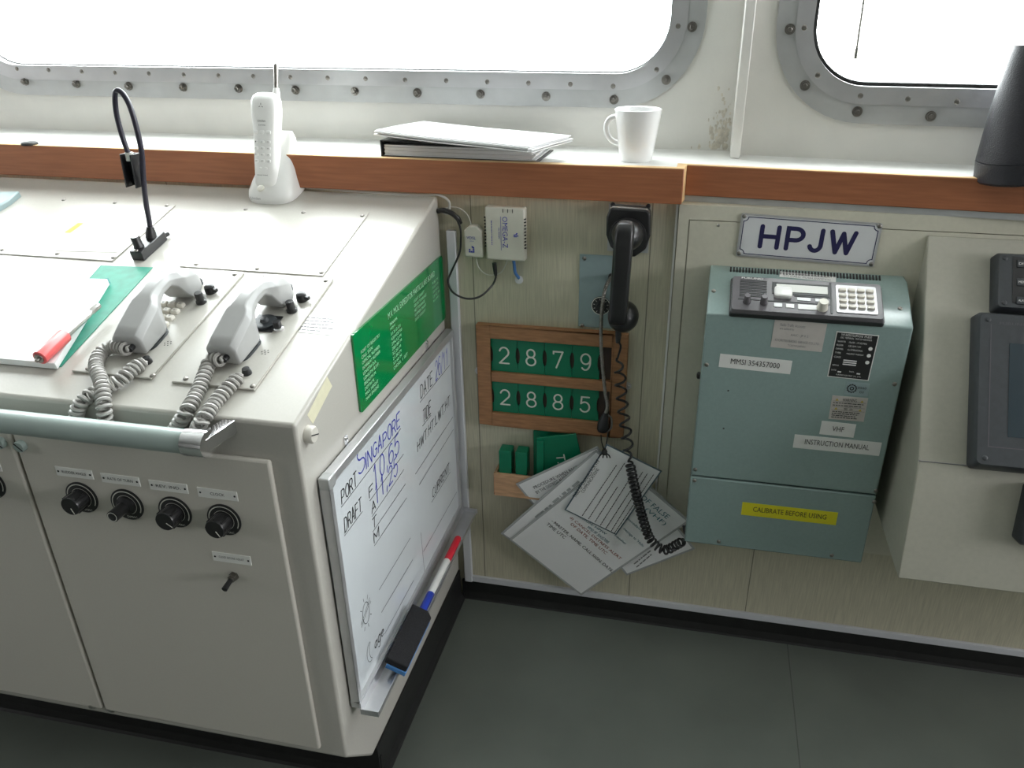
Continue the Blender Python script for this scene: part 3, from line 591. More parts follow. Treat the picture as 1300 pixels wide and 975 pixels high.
# ------------------------------------------------------------------ desk telephones
KEYM = proto(MB().loft([se(ZUP, .0125, .0105, 0, 16, 6), se(ZUP, .0125, .0105, .004, 16, 6), se(ZUP, .0095, .0078, .006, 16, 6)]), 'key')
def desk_phone(label, plate, screws, mouth, ear, cord, sock, keypad, knobs, pins):
    x0, x1, y0, y1 = rect(*plate)
    root = thing('console_telephone', label, 'telephone', fT((x0 + x1) / 2, (y0 + y1) / 2, 0), 'grey telephones on the console top')
    P = MB().box(fT, x0, x1, y0, y1, 0, .004).build('mounting_plate', 'beige', root, bevel=.001, bseg=1)
    for q in screws: screw(P, top_frame(q, .004))
    C = tl(mouth); E = tl(ear); ax = V((E[0] - C[0], E[1] - C[1])); Lh = ax.length; ax.normalize()
    u3 = fT.u * ax.x + fT.v * ax.y
    # cups under the handset
    cup = MB()
    for s in (.22,):
        p = fT(C[0] + ax.x * Lh * s, C[1] + ax.y * Lh * s, .004); f = Frame(p, u3, TOPN)
        cup.loft([se(f, .058 if s < .5 else .040, .052 if s < .5 else .044, 0, 24, 4), se(f, .058 if s < .5 else .040, .052 if s < .5 else .044, .004, 24, 4)])
    cup.build('cradle_cup', 'dark', root, True)
    hs = MB(); base = fT(C[0], C[1], .004); st = [(0, .045, .006, .034), (.015, .050, .003, .037), (.10, .051, .003, .043), (.30, .051, .003, .054), (.345, .049, .006, .057), (.39, .040, .026, .060), (.44, .034, .039, .062), (.54, .031, .046, .064), (.66, .031, .046, .064), (.72, .036, .036, .063), (.77, .046, .014, .060), (.81, .048, .005, .056), (.95, .047, .003, .045), (1.0, .042, .008, .038)]
    rings = []
    for s, wd, z0, z1 in st:
        f = Frame(base + u3 * Lh * s, TOPN.cross(u3) * -1, u3)
        c_ = base + u3 * Lh * s; hw = wd / 2; ct = min(.010, (z1 - z0) * .4); cb = .003
        rings.append([c_ + f.u * p + TOPN * q for p, q in ((-hw, z0 + cb), (-hw + cb, z0), (hw - cb, z0), (hw, z0 + cb), (hw, z1 - ct), (hw - ct * .8, z1), (-hw + ct * .8, z1), (-hw, z1 - ct))])
    H = hs.loft(rings).build('handset', 'phonegrey', root, bevel=.0015)
    cf = Frame(base + u3 * 0 + TOPN * .018, TOPN.cross(u3) * -1, -u3)
    MB().cyl(cf(.008, 0, -.004), cf(.008, 0, .009), .0045, seg=12).build('strain_relief', 'black', H, True)
    # cord
    pts = []
    for q, k, off in cord: pts.append((TOP if k == 'T' else FRONT).at(q, off))
    pts[0] = cf(.008, 0, .009)
    n = sum((pts[i + 1] - pts[i]).length for i in range(len(pts) - 1))
    MB().coil(pts, .0082, n / .0078, .0028).build('coiled_cord', 'cordgrey', root, True)
    f = top_frame(sock, .004); MB().lathe(f.o, TOPN, [(.007, 0), (.007, .003), (.0055, .009), (.0001, .01)], 18).build('cord_socket', 'black', root, True)
    f = top_frame((mouth[0] + 6, mouth[1] + 8), .004)
    hl = MB()
    for k in range(7):
        a, b = (0, 0) if k == 6 else (math.cos(PI / 3 * k) * .0052, math.sin(PI / 3 * k) * .0052); ff = top_frame(pins, .0042); hl.add([ff(a + .0012 * math.cos(2 * PI * j / 8), b + .0012 * math.sin(2 * PI * j / 8)) for j in range(8)], [tuple(range(8))])
    hl.build('speaker_holes', 'ink', P)
    for q, kind in knobs:
        f = top_frame(q, .004)
        if kind == 'knob': MB().lathe(f.o, TOPN, [(.0085, 0), (.0085, .004), (.0065, .006), (.0065, .018), (.0058, .019), (.0001, .019)], 20).build('rotary_knob', 'black', root, True)
        elif kind == 'lever':
            o = MB().lathe(f.o, TOPN, [(.0088, 0), (.0088, .006), (.0078, .012), (.005, .014), (.0001, .0142)], 20).build('selector_knob', 'black', root, True)
            MB().box(Frame(f.o + TOPN * .004, (1, -.25, 0), TOPN), -.004, .0155, -.0032, .0032, 0, .006).build('pointer', 'black', o, bevel=.001)
        elif kind == 'push':
            o = MB().lathe(f.o, TOPN, [(.008, 0), (.008, .003), (.0065, .0045), (.0001, .0045)], 20).build('switch_collar', 'chrome', root, True)
            MB().lathe(f.o, TOPN, [(.0062, .004), (.0062, .014), (.0054, .015), (.0001, .015)], 18).build('push_button', 'black', o, True)
        else: MB().lathe(f.o, TOPN, [(.007, 0), (.007, .008), (.004, .012), (.0001, .013)], 18).build('hook_button', 'dark', root, True)
    if keypad[0] == 'keys':
        A = tl(keypad[1][0]); B = tl(keypad[1][1]); k = 0
        for r in range(4):
            for c in range(3):
                f = fT.moved(A[0] + (B[0] - A[0]) * r / 3 + .0152 * (c - 2), A[1] + (B[1] - A[1]) * r / 3, .004); o = inst(KEYM, 'key', root, f.mat())
                t = MB(); text_into(t, f, '123456789P0R'[k], -.0018, -.002, .0036, .004, .0062); q = t.build('lettering', 'inkgrey', root); q.parent = o; q.matrix_local = o.matrix_local.inverted(); k += 1
    else:
        f = top_frame(keypad[1], .004); d = .021
        o = MB().box(f, -d, d, -d, d, 0, .0015).build('dial_base', 'black', root, bevel=.0005, bseg=1)
        MB().lathe(f.o, TOPN, [(.0185, .0015), (.0185, .005), (.016, .006), (.012, .0052), (.007, .006), (.005, .011), (.0001, .0115)], 30).build('rotary_dial', 'dark', o, True)
    return root
desk_phone('grey console telephone with ivory push buttons beside the green mat', ((213, 341), (307, 347), (196.6, 484.5), (105.7, 473)), [(226, 343), (298, 348.5), (112, 468), (194, 477)],
  (170, 454), (246, 369), [((152, 442), 'T', .02), ((143, 440), 'T', .016), ((127, 450), 'T', .012), ((122, 466), 'T', .014), ((129, 486), 'T', .016), ((131, 505), 'T', .012), ((132, 520), 'F', .012), ((133, 540), 'F', .013), ((120, 553), 'F', .013), ((100, 545), 'F', .013), ((97, 527), 'F', .012), ((106, 508), 'T', .010), ((128, 495), 'T', .009), ((152, 483), 'T', .013), ((172, 466), 'T', .014), ((186, 459), 'T', .013)],
  (188, 460), ('keys', ((231, 391.5), (210.5, 415.8))), [((256, 384), 'knob'), ((268, 371), 'lever'), ((253, 361), 'hook')], (213, 436))
desk_phone('grey console telephone with a black rotary dial nearest the sloping right edge', ((327, 349), (422, 355.8), (324.7, 498.5), (228, 486.5)), [(336.5, 350.7), (413.5, 356.5), (236, 481), (321, 490.5)],
  (288, 467), (361, 380), [((277, 455), 'T', .02), ((268, 457), 'T', .016), ((262, 470), 'T', .012), ((250, 500), 'T', .009), ((237, 522), 'T', .010), ((226, 540), 'F', .012), ((218, 556), 'F', .013), ((232, 566), 'F', .013), ((246, 552), 'F', .013), ((256, 535), 'T', .010), ((274, 510), 'T', .009), ((292, 490), 'T', .011), ((306, 476), 'T', .013)],
  (314, 474), ('dial', (337, 411)), [((371, 395), 'knob'), ((384, 381), 'lever'), ((367, 368), 'hook'), ((354, 418), 'push')], (336.5, 447))

# ------------------------------------------------------------------ gooseneck lamp
g0 = TOP.at((193, 306)); root = thing('gooseneck_lamp', 'black gooseneck chart lamp with small slotted hood on the console', 'lamp', g0)
a = TOP.at((171, 333)); b = TOP.at((212, 303)); bx = tl((178, 330)); by = tl((207, 303))
fb = Frame(fT(*tl((176, 331)), 0), TOP.at((206, 304)) - TOP.at((176, 331)), TOPN); Lb = (TOP.at((206, 304)) - TOP.at((176, 331))).length
MB().box(fb, 0, Lb, -.012, .012, 0, .018).build('base', 'black', root, bevel=.0015)
o = MB().lathe(fb(Lb * .22, .002, .018), TOPN, [(.0088, 0), (.0088, .003), (.008, .004), (.008, .02), (.007, .0215), (.0001, .0215)], 22).build('dimmer_knob', 'black', root, True)
MB().lathe(fb(Lb * .22, .002, .0395), TOPN, [(.006, 0), (.006, .0003), (.0001, .0004)], 18).build('knob_cap', 'alu', o)
inst(SCREW, 'screw', root, fb.mat(Lb * .05, 0, .018))
MB().cyl(fb(Lb, -.004, .006), fb(Lb + .012, -.008, .006), .004, seg=12).build('cable_gland', 'black', root, True)
sb = fb(Lb * .68, 0, .018); GP = Plane((0, sb.y, 0), (0, -1, 0))
st = [sb, GP.at((190, 284)), GP.at((185, 255)), GP.at((182, 225)), GP.at((180, 195)), GP.at((174, 165)), GP.at((165, 135)), GP.at((156, 119)), GP.at((149, 115)), GP.at((146, 122)), GP.at((148, 145)), GP.at((155, 172)), GP.at((163, 195))]
MB().tube(st, .0046, 10, 8).build('gooseneck_stem', 'purpleblack', root, True)
MB().lathe(sb, (st[1] - sb).normalized(), [(.0098, 0), (.009, .008), (.0062, .02), (.0001, .0201)], 18).build('stem_ferrule', 'black', root, True)
h0 = GP.at((164, 195)); h1 = GP.at((172, 237)); hd = (h1 - h0); fh = Frame(h0, hd.cross(V((0, -1, 0))), (0, -1, 0)); fh = Frame(h0, (hd.cross(V((0, 1, 0)))), (0, -1, 0))
ax = hd.normalized(); sd = ax.cross(V((0, -1, 0))).normalized(); L_ = hd.length
hood = MB()
for t in (-1, 1):
    f = Frame(h0 + sd * (.0085 * t), ax, sd * t); hood.box(f, 0, L_, -.012, .012, 0, .0022)
f = Frame(h0, ax, V((0, 1, 0))); hood.box(f, 0, L_, -.0105, .0105, .010, .0125)
hood.build('lamp_hood', 'black', root, bevel=.0006, bseg=1)
MB().cyl(h0 - ax * .002, h0 + ax * .012, .0068, seg=16).build('lamp_collar', 'cablewhite', root, True)
MB().cyl(h0 + ax * .01, h0 + ax * L_ * .85, .005, seg=12).build('bulb', K['clear'], root, True)

# ------------------------------------------------------------------ papers at the left of the console
m_ = [fT(*tl(q), 0) for q in ((-90, 330), (194, 340), (78, 466), (-330, 428))]
o = MB().prism(m_, TOPN * .0012).build('desk_mat', 'greenmat'); tag(o, 'green plastic desk mat under the papers', 'mat')
pad = [fT(*tl(q), .0013) for q in ((-140, 355), (140, 362), (74, 470), (-330, 432))]
pb = thing('paper_pad', 'thick white pad of forms on the green mat', 'paper', sum(pad, V()) / 4)
MB().prism(pad, TOPN * .0115).build('pad', 'paper', pb, bevel=.0008, bseg=1)
t = MB(); A = tl((0, 375)); B = tl((60, 450))
for i in range(9):
    y = A[1] - (A[1] - B[1]) * i / 9; t.add([fT(-.98, y, .0131), fT(A[0] + .11, y, .0131), fT(A[0] + .11, y - .0006, .0131), fT(-.98, y - .0006, .0131)], [(0, 1, 2, 3)])
t.build('ruled_lines', 'label', pb)
ps = thing('paper_sheet', 'white drawing sheet with thin black border behind the pad', 'paper', TOP.at((60, 345)))
sh = [fT(*tl(q), .0014) for q in ((-150, 325), (130, 336), (112, 356), (-180, 350))]
MB().prism(sh, TOPN * .0005).build('sheet', 'paper', ps)
t = MB(); t.stroke(fT, [[tl((-120, 330)), tl((124, 338)), tl((107, 355))]], .0007, .0022, 0); text_into(t, fT.moved(*tl((97, 351))), '-Pd-', 0, 0, .018, .007, .0022); t.build('lettering', 'inkgrey', ps)
sl = MB().prism([fT(*tl(q), .0015) for q in ((136, 361), (141, 360), (92, 424), (80, 424))], TOPN * .010); o = sl.build('plastic_sleeve', 'clear'); tag(o, 'clear plastic sleeve edge along the right of the pad', 'sleeve')
# silver pen with a red sleeve
pa, pb2 = TOP.at((50, 455), .0245), TOP.at((125, 387), .0205); d = (pb2 - pa); Lp = d.length; d.normalize()
root = thing('marker_pen', 'silver pen with thick red grip lying along the pad edge', 'pen', (pa + pb2) / 2)
MB().lathe(pa + d * Lp * .36, d, [(.0062, 0), (.0062, Lp * .44), (.0052, Lp * .46), (.0050, Lp * .50), (.0058, Lp * .51), (.0058, Lp * .63), (.0001, Lp * .64)], 16).build('barrel', 'steel', root, True)
MB().lathe(pa, d, [(.0095, 0), (.0108, .001), (.0108, Lp * .40), (.0098, Lp * .41), (.0001, Lp * .41)], 20).build('grip', 'redpen', root, True)
MB().lathe(pa - d * .0015, d, [(.0072, 0), (.0072, .0014), (.003, .0014), (.003, -.005), (.0001, -.005)], 14).build('pen_end', 'bolt', root, True)
# corner of a pale green instrument at the left edge
f = Frame(TOP.at((12, 262)), (1, .12, .04), TOPN); o = MB().prism([f(-.06, -.06), f(-.012, -.06), f(.004, .002), f(.004, .04), f(-.06, .04)], TOPN * .014).build('instrument_box', 'vplate', bevel=.003); 
tag(o, 'small blue grey instrument box at the far left of the console', 'instrument')

# ------------------------------------------------------------------ cordless telephone
cb = TOP.at((350, 246)); cbase = V((cb.x, cb.y, TOP.at((350, 246)).z))
CP = Plane((0, cb.y, 0), (0, -1, 0))
fc = Frame(fT(*tl((353, 245)), 0), (1, 0, 0), TOPN)
root = thing('charging_cradle', 'white cordless telephone cradle at the back of the console', 'cradle', fc.o)
zu = V((0, 0, 1))
def zring(c, wx, wy, e=3.2, n=28): return se(Frame(c, (1, 0, 0), (0, 0, 1)), wx, wy, 0, n, e)
c0 = fc.o
cr = MB(); tilt = (ZBK - ZT) / (D - .012)
def cring(z, wx, wy, dy=0, dx=0, follow=0.0, e=3.2):
    out = []
    for p in zring(V((c0.x + dx, c0.y + dy, c0.z + z)), wx, wy, e): out.append(V((p.x, p.y, p.z + (p.y - c0.y) * tilt * follow)))
    return out
cr.loft([cring(0, .098, .092, 0, 0, 1), cring(.008, .102, .096, 0, 0, 1), cring(.016, .100, .094, 0, 0, 1), cring(.032, .090, .082, .006, .002, .75), cring(.05, .078, .066, .012, .006, .5), cring(.076, .060, .044, .020, .010, .4), cring(.100, .044, .026, .027, .015, .3), cring(.112, .030, .014, .029, .017, .3)])
cro = cr.build('cradle_body', 'plastwhite', root, True)
MB().lathe(V((c0.x - .008, c0.y - .047, c0.z + .018)), (0, -.7, .7), [(.007, 0), (.007, .002), (.005, .003), (.0001, .003)], 18).build('indicator', 'modem', root, True)
t = MB(); ff = Frame(V((c0.x - .03, c0.y - .0505, c0.z - .003)), (1, 0, 0), (0, -1, .1)); text_into(t, ff, 'Uniden', 0, 0, .02, .005, .0012); t.build('lettering', 'inkgrey', root)
# handset stands in the cradle, leaning back
hb = V((c0.x - .004, c0.y - .026, c0.z + .018)); ht_ = CP.at((331, 119)); ht_ = V((ht_.x, c0.y + .018, ht_.z)); axh = (ht_ - hb); Lh = axh.length; axh.normalize()
fhs = Frame(hb, (1, 0, 0), axh)   # n along the handset, u right, v = n x u (towards the back)
root = thing('cordless_handset', 'white cordless handset with stub antenna standing in its cradle', 'telephone', hb)
rings = []
for s, wx, wy, off in ((0, .042, .026, 0), (.03, .047, .034, 0), (.25, .048, .037, 0), (.45, .049, .038, .001), (.62, .052, .039, .001), (.80, .057, .041, -.001), (.91, .056, .038, -.001), (.96, .050, .032, 0), (.99, .038, .022, .002), (1.0, .022, .012, .003)):
    rings.append(se(fhs, wx, wy, Lh * s, 32, 2.9, 0, off))
H = MB().loft(rings).build('handset_body', 'plastwhite', root, True)
an = fhs(.017, .006, Lh * .95)
MB().lathe(an, axh, [(.0075, 0), (.0065, .012), (.005, .018), (.0001, .018)], 16).build('antenna_boot', 'plastwhite', root, True)
MB().lathe(an + axh * .016, axh, [(.0042, 0), (.0042, .042), (.0034, .046), (.0001, .047)], 14).build('antenna', 'bolt', root, True)
front = -V(fhs.v)
def hface(s, half): 
    return Frame(fhs(0, -half - .0002, Lh * s), (1, 0, 0), front)
HK = proto(MB().loft([se(ZUP, .0088, .0062, 0, 16, 3), se(ZUP, .0084, .0058, .0012, 16, 3), se(ZUP, .006, .004, .0018, 16, 3)]), 'plastwhite')
for r in range(4):
    for c in range(3): 
        o = inst(HK, 'key', root, hface(.47 - r * .068, .0188).mat((c - 1) * .0128, 0, -.0004))
for c in range(3): inst(HK, 'key', root, hface(.57, .0192).mat((c - 1) * .0135, 0, -.0004) @ M.Scale(1.15, 4))
for c in range(2): inst(HK, 'key', root, hface(.19, .0183).mat((c - .5) * .012, 0, -.0006) @ M.Scale(.7, 4))
t = MB()
for r in range(4):
    for c in range(3): f = hface(.47 - r * .068, .0208); text_into(t, f, '123456789*0#'[r * 3 + c], (c - 1) * .0128 - .001, -.0012, .002, .0024, 0)
f = hface(.69, .0203); text_into(t, f, 'Uniden', -.008, -.002, .016, .004, 0); f = hface(.645, .0200); text_into(t, f, 'EXTRA', -.006, -.001, .014, .002, 0)
f = hface(.11, .0184)
text_into(t, f, 'RADIO WAVE', -.012, 0, .022, .002, 0)
t.build('lettering', 'ink', root)
t = MB()
for k in range(3): f = hface(.845, .0216); a = PI / 2 + k * 2 * PI / 3; t.stroke(f, [[(.002 * math.cos(a), .002 * math.sin(a)), (.0045 * math.cos(a), .0045 * math.sin(a))]], .001, 0)
t.build('earpiece_slots', 'ink', root)
# cable behind it along the joint of console and ledge
cb_ = [TOP.at((386, 237), .006), TOP.at((410, 240), .004), TOP.at((450, 243), .004), TOP.at((500, 246), .004), TOP.at((540, 247.5), .004), V((.006, -.022, ZBK + .004)), V((.022, -.012, .985)), V((.018, -.012, .962)), SIDE.at((560, 268), .003)]
cb_[0] = V((c0.x + .046, c0.y + .03, cb_[1].z - .002))
o = MB().tube(cb_, .0024, 8, 8).build('telephone_cable', 'cablewhite', smooth=True); tag(o, 'white cable running behind the console top to the wall corner', 'cable')

# ------------------------------------------------------------------ green particulars board on the console side
g = [SIDE.at(q, .002) for q in ((447, 425.5), (568, 317), (571, 398), (457, 524))]
yA, yB_ = (g[0].y + g[3].y) / 2, min(-.016, (g[1].y + g[2].y) / 2); zA, zB2 = (g[0].z + g[1].z) / 2, (g[2].z + g[3].z) / 2
root = thing('particulars_board', 'green engraved board of ship particulars on the console side', 'sign', (0, (yA + yB_) / 2, zB2))
fS = Frame((0, yA, zB2), (0, 1, 0), (1, 0, 0)); gw, gh = yB_ - yA, zA - zB2
MB().prism([fS(*p, 0) for p in rr(0, gw, 0, gh, .006, 4)], (.0035, 0, 0)).build('board', 'greenboard', root)
t = MB(); c = .0038
text_into(t, fS, 'M.V. MOL EXPEDITOR PARTICULARS BOARD', gw * .32, gh * .80, gw * .56, gh * .085, c)
colA = ['PORT OF REGISTRY', 'CALL SIGN', 'OFFICIAL NUMBER', 'INMARSAT NUMBER', 'LENGTH O.A.', 'LENGTH B.P.P.', 'BREADTH M.', 'DEPTH M.', 'MAX. HEIGHT', 'MAIN ENGINE']
colB = ['PANAMA', 'HPJW', '31312-01', '435435710', '294.12 M', '283.80 M', '32.20 M', '21.80 M', '53.60 M', 'DIESEL 1 SET']
colC = ['LIGHT DRAFT', 'GROSS TONNAGE', 'NET TONNAGE', 'SUMMER DRAFT', 'DEAD WEIGHT']
colD = ['9.82 M', '53,519', '22,412', '13.52 M', '61,441']
for i in range(10):
    y = gh * (.70 - i * .068); text_into(t, fS, colA[i], gw * .05, y, gw * .011 * len(colA[i]), gh * .042, c); text_into(t, fS, colB[i], gw * .33, y, gw * .013 * len(colB[i]), gh * .042, c)
for i in range(5):
    y = gh * (.70 - i * .068); text_into(t, fS, colC[i], gw * .60, y, gw * .012 * len(colC[i]), gh * .042, c); text_into(t, fS, colD[i], gw * .84, y, gw * .013 * len(colD[i]), gh * .042, c)
t.build('lettering', 'palegreen', root)

# ------------------------------------------------------------------ whiteboard
XB = .003; XF = .019
pTL = Plane((XB, 0, 0), (1, 0, 0)).at((404, 611)); wz1 = .7225; wy0 = pTL.y; pb_ = Plane((XF, 0, 0), (1, 0, 0)).at((455, 902)); wz0 = pb_.z - .004; wy1 = -.018
root = thing('whiteboard', 'whiteboard in aluminium frame hung on the console side', 'whiteboard', (XB, (wy0 + wy1) / 2, wz0))
fW = Frame((XB, wy0, wz0), (0, 1, 0), (1, 0, 0)); ww, wh = wy1 - wy0, wz1 - wz0; dp = XF - XB
MB().box(fW, .006, ww - .006, .006, wh - .006, .001, dp - .006).build('board', 'board', root)
fr_ = MB(); b_ = .014
fr_.box(fW, 0, ww, wh - b_, wh, 0, dp); fr_.box(fW, 0, ww, 0, b_, 0, dp); fr_.box(fW, 0, b_ * .75, b_, wh - b_, 0, dp); fr_.box(fW, ww - b_ * .75, ww, b_, wh - b_, 0, dp)
fr_.build('frame', 'alu', root, bevel=.0012)
MB().box(fW, -.001, .02, wh - .019, wh + .001, -.0005, dp + .001).build('corner_cap', 'alu_d', root, bevel=.002)
tr = MB(); tw = .032
for a in ((0, ww + .004, -.010, -.0085, dp, dp + tw), (0, ww + .004, -.0085, -.001, dp + tw - .0014, dp + tw), (0, ww + .004, -.010, .012, dp, dp + .0016)):
    tr.box(fW, *a)
tro = tr.build('pen_tray', 'alu_tray', root)
MB().box(fW, ww + .0035, ww + .005, -.011, .001, dp, dp + tw + .002).build('tray_end', 'alu_tray', tro); MB().box(fW, -.0015, .0, -.011, .001, dp, dp + tw).build('tray_end', 'alu_tray', tro)
for q in ((438, 557), (541, 435)):
    p = SIDE.at(q); hk = MB(); f = Frame((0, p.y, p.z), (0, 1, 0), (1, 0, 0))
    hk.prism([f(*e, 0) for e in rr(-.0055, .0055, -.026, .006, .005, 5)], (.002, 0, 0)); hk.lathe(f(0, 0, .002), (1, 0, 0), [(.0034, 0), (.003, .002), (.0001, .0026)], 12)
    hk.build('hanger', 'chrome', root, True)
# handwriting on it
BP = Plane((XF - .006, 0, 0), (1, 0, 0)); fB = Frame((XF - .006, wy0, wz0), (0, 1, 0), (1, 0, 0))
def bl(q): return fB.loc(BP.at(q))
ln = MB()
for a, b in (((433, 644), (508.5, 544)), ((437, 680.5), (460, 649)), ((469, 636), (512, 576.5)), ((472, 656), (512.5, 596)), ((472.8, 675.5), (514.7, 614)), ((475, 693), (516, 632)), ((532.8, 510.8), (570.7, 463.4)), ((536, 541), (547, 527)), ((527, 602), (574.7, 529.3)), ((532, 615.5), (575.5, 545)), ((547.5, 638), (571.5, 599)), ((537.3, 700.5), (579.5, 624.8)), ((534, 676), (539, 729)), ((481, 749), (521, 682.5)), ((484, 777.5), (524, 710)), ((488, 805), (525, 736.6))):
    A, B = bl(a), bl(b); ln.stroke(fB, [[A, B]], .0013, .0004, 0)
ln.build('ruled_lines', 'ink', root)
def wtext(mb, s, p0, p1, h, pen, gap=1.4, dy=.003, slant=.12, jit=.25):
    A, B = bl(p0), bl(p1); f = Frame(fB(*A, 0), fB(*B, 0) - fB(*A, 0), (1, 0, 0)); stroke_text(mb, f, s, 0, dy, (V(B) - V(A)).length, h, pen, .0005, gap, slant, 6, jit)
for s, a, b, h in (('PORT', (434, 642), (453, 617), .022), ('DRAFT', (438, 678), (459, 649), .022), ('F', (469, 634), (474, 627), .017), ('A', (472, 654), (477, 647), .017), ('T', (473, 674), (478, 667), .017), ('M', (475, 691), (481, 682), .017), ('DATE', (534, 508), (549, 489), .026), ('TIDE', (537, 539), (547, 526), .026), ('HWT.HT.LWT.HT.', (530, 575), (572, 513), .020), ('CURRENT.', (549, 634), (571, 598), .020), ('age', (476, 826), (487, 806), .024)):
    wt = MB(); wtext(wt, s, a, b, h, .0021, jit=.12); wt.build('black_lettering', 'ink', root)
wt = MB(); C = bl((464.5, 778)); wt.stroke(fB, [arc(C[0], C[1], .013, .021, 0, 360, 20)], .0012, .0004, 0)
for a in range(0, 360, 45): ca, sa = math.cos(math.radians(a + 10)), math.sin(math.radians(a + 10)); wt.stroke(fB, [[(C[0] + ca * .017, C[1] + sa * .026), (C[0] + ca * .023, C[1] + sa * .034)]], .0012, .0004, 0)
for dy in (0, .006): wt.stroke(fB, [[(C[0] - .022, C[1] - .012 + dy), (C[0] + .02, C[1] + .010 + dy)]], .0012, .0004, 0)
wt.build('sun_drawing', 'ink', root)
wt = MB(); C = bl((469, 829)); wt.stroke(fB, [arc(C[0] + .004, C[1], .014, .020, 80, 280, 14), arc(C[0] + .012, C[1], .012, .019, 110, 250, 12)], .0012, .0004, 0)
wt.build('moon_drawing', 'ink', root)
wb = MB()
wtext(wb, 'S', (455, 607), (464, 595), .045, .0025, jit=0); wtext(wb, 'INGAPORE', (465, 596), (508, 543), .026, .0025, jit=.3)
wb.build('blue_lettering', 'blueink', root); wb = MB()
wtext(wb, '10,65', (475, 621), (507, 574), .034, .0025, jit=.2); wb.build('blue_lettering', 'blueink', root); wb = MB(); wtext(wb, '11,25', (477, 643), (505, 602), .032, .0025, jit=.2); wb.build('blue_lettering', 'blueink', root); wb = MB(); wtext(wb, '26/11', (553, 485), (569, 463), .035, .0021, jit=.2)
wb.build('blue_lettering', 'blueink', root)
# things in the tray
TZ = wz0 - .0085
TPZ = Plane((0, 0, TZ), (0, 0, 1))
def tp_(q, h): return Plane((0, 0, TZ + h), (0, 0, 1)).at(q)
def marker(label, c, qa, qb, flip, mat_):
    a, b = tp_(qa, .0075), tp_(qb, .0075); cx = XF + .024; a = V((min(max(a.x, XF + .012), XF + .022), a.y, TZ + .0078)); b = V((min(max(b.x, XF + .012), XF + .022), b.y, TZ + .0078))
    if flip: a, b = b, a
    d = (b - a); L = d.length; d.normalize()
    root = thing('whiteboard_marker', label, 'marker', (a + b) / 2, 'markers in the whiteboard tray')
    MB().lathe(a, d, [(.006, 0), (.0074, .002), (.0076, L * .50), (.007, L * .505), (.0001, L * .505)], 18).build('barrel', 'label', root, True)
    MB().lathe(a, d, [(.0066, L * .50), (.0078, L * .51), (.0078, L * .97), (.0066, L), (.0001, L)], 18).build('cap', mat_, root, True)
marker('red capped whiteboard marker at the far end of the tray', 'red', (558, 745), (588, 684), False, 'red')
marker('blue capped whiteboard marker beside the black eraser', 'blue', (562, 725), (533, 785), False, 'blue')
ea, eb = tp_((500, 845), .02), tp_((540, 785), .02)
yE0, yE1 = tp_((490, 850), .012).y, tp_((536, 782), .012).y; ef = Frame((XF + .003, yE0, TZ), (0, 1, 0), (.45, 0, 1)); ef = Frame((XF + .002, yE0, TZ + .019), (.0, 1, 0), (.38, 0, .925))
root = thing('whiteboard_eraser', 'black felt whiteboard eraser with blue body in the tray', 'eraser', (XF + .025, (yE0 + yE1) / 2, TZ)); eL = yE1 - yE0
MB().prism([ef(a, b, 0) for a, b in ((0, -.046), (eL - .012, -.046), (eL, -.034), (eL, -.008), (0, -.008))], ef.n * .010).build('eraser_body', 'bluefoam', root, bevel=.001)
MB().prism([ef(a, b, .010) for a, b in ((.001, -.045), (eL - .013, -.045), (eL - .001, -.0335), (eL - .001, -.001), (.001, -.003))], ef.n * .014).build('felt_pad', 'felt', root, bevel=.002)

# ------------------------------------------------------------------ modem, splitter, leads
def wq(*q): f, wd, ht = quad(WALL, *q, off=.024); return Frame(f.o - V((0, -.024, 0)), (1, 0, 0), (0, -1, 0)), wd, ht
f, wd, ht = wq((613, 262.5), (665.5, 263), (664.5, 331.5), (616, 330))
root = thing('modem', 'off white modem box with vent slots on the wall', 'modem', f(wd / 2, ht / 2))
MB().box(f, 0, wd, 0, ht, 0, .022).build('case', 'modem', root, bevel=.004, bseg=3)
t = MB()
for i in range(10): 
    for x in (0, wd): t.box(f, x - .0015, x + .0015, ht * (.25 + i * .06), ht * (.25 + i * .06) + .002, .0165, .0222)
for x in (.45, .57, .69): t.box(f, wd * x, wd * x + .0014, ht - .010, ht - .003, .0215, .0224)
t.build('vent_slots', 'ink', root)
t = MB(); fv = Frame(f(wd * .44, ht * .83, .0223), (0, 0, -1), (0, -1, 0)); text_into(t, fv, 'OMEGA-Z', 0, 0, ht * .58, wd * .13, 0); text_into(t, Frame(f(wd * .33, ht * .62, .0223), (0, 0, -1), (0, -1, 0)), 'DSL MODEM', 0, 0, ht * .2, wd * .04, 0)
t.stroke(f, [[(wd * .40, ht * .83), (wd * .40, ht * .2)]], .0008, .0224, 0)
for a, b in ((0, 0), (1, 0), (0, 1), (1, 1.2), (2, .5), (1.5, 2)): t.box(f, wd * .72 + a * .0032, wd * .72 + a * .0032 + .0026, ht * .46 + b * .003, ht * .46 + b * .003 + .0024, .0222, .0224)
lines_block(t, Frame(f(wd * .16, ht * .75, .0223), (0, 0, -1), (0, -1, 0)), 0, ht * .5, .002, -.001, 1, .0014, 0, 3)
t.build('lettering', 'blueink', root)
f, wd, ht = wq((587, 287), (611, 288), (611, 328), (588, 327.5))
root = thing('line_splitter', 'small white line splitter with chamfered top beside the modem', 'splitter', f(wd / 2, ht / 2))
MB().prism([f(a, b, 0) for a, b in ((0, 0), (wd, 0), (wd, ht - .010), (wd - .012, ht), (.012, ht), (0, ht - .010))], (0, -.018, 0)).build('case', 'modem', root, bevel=.003, bseg=3)
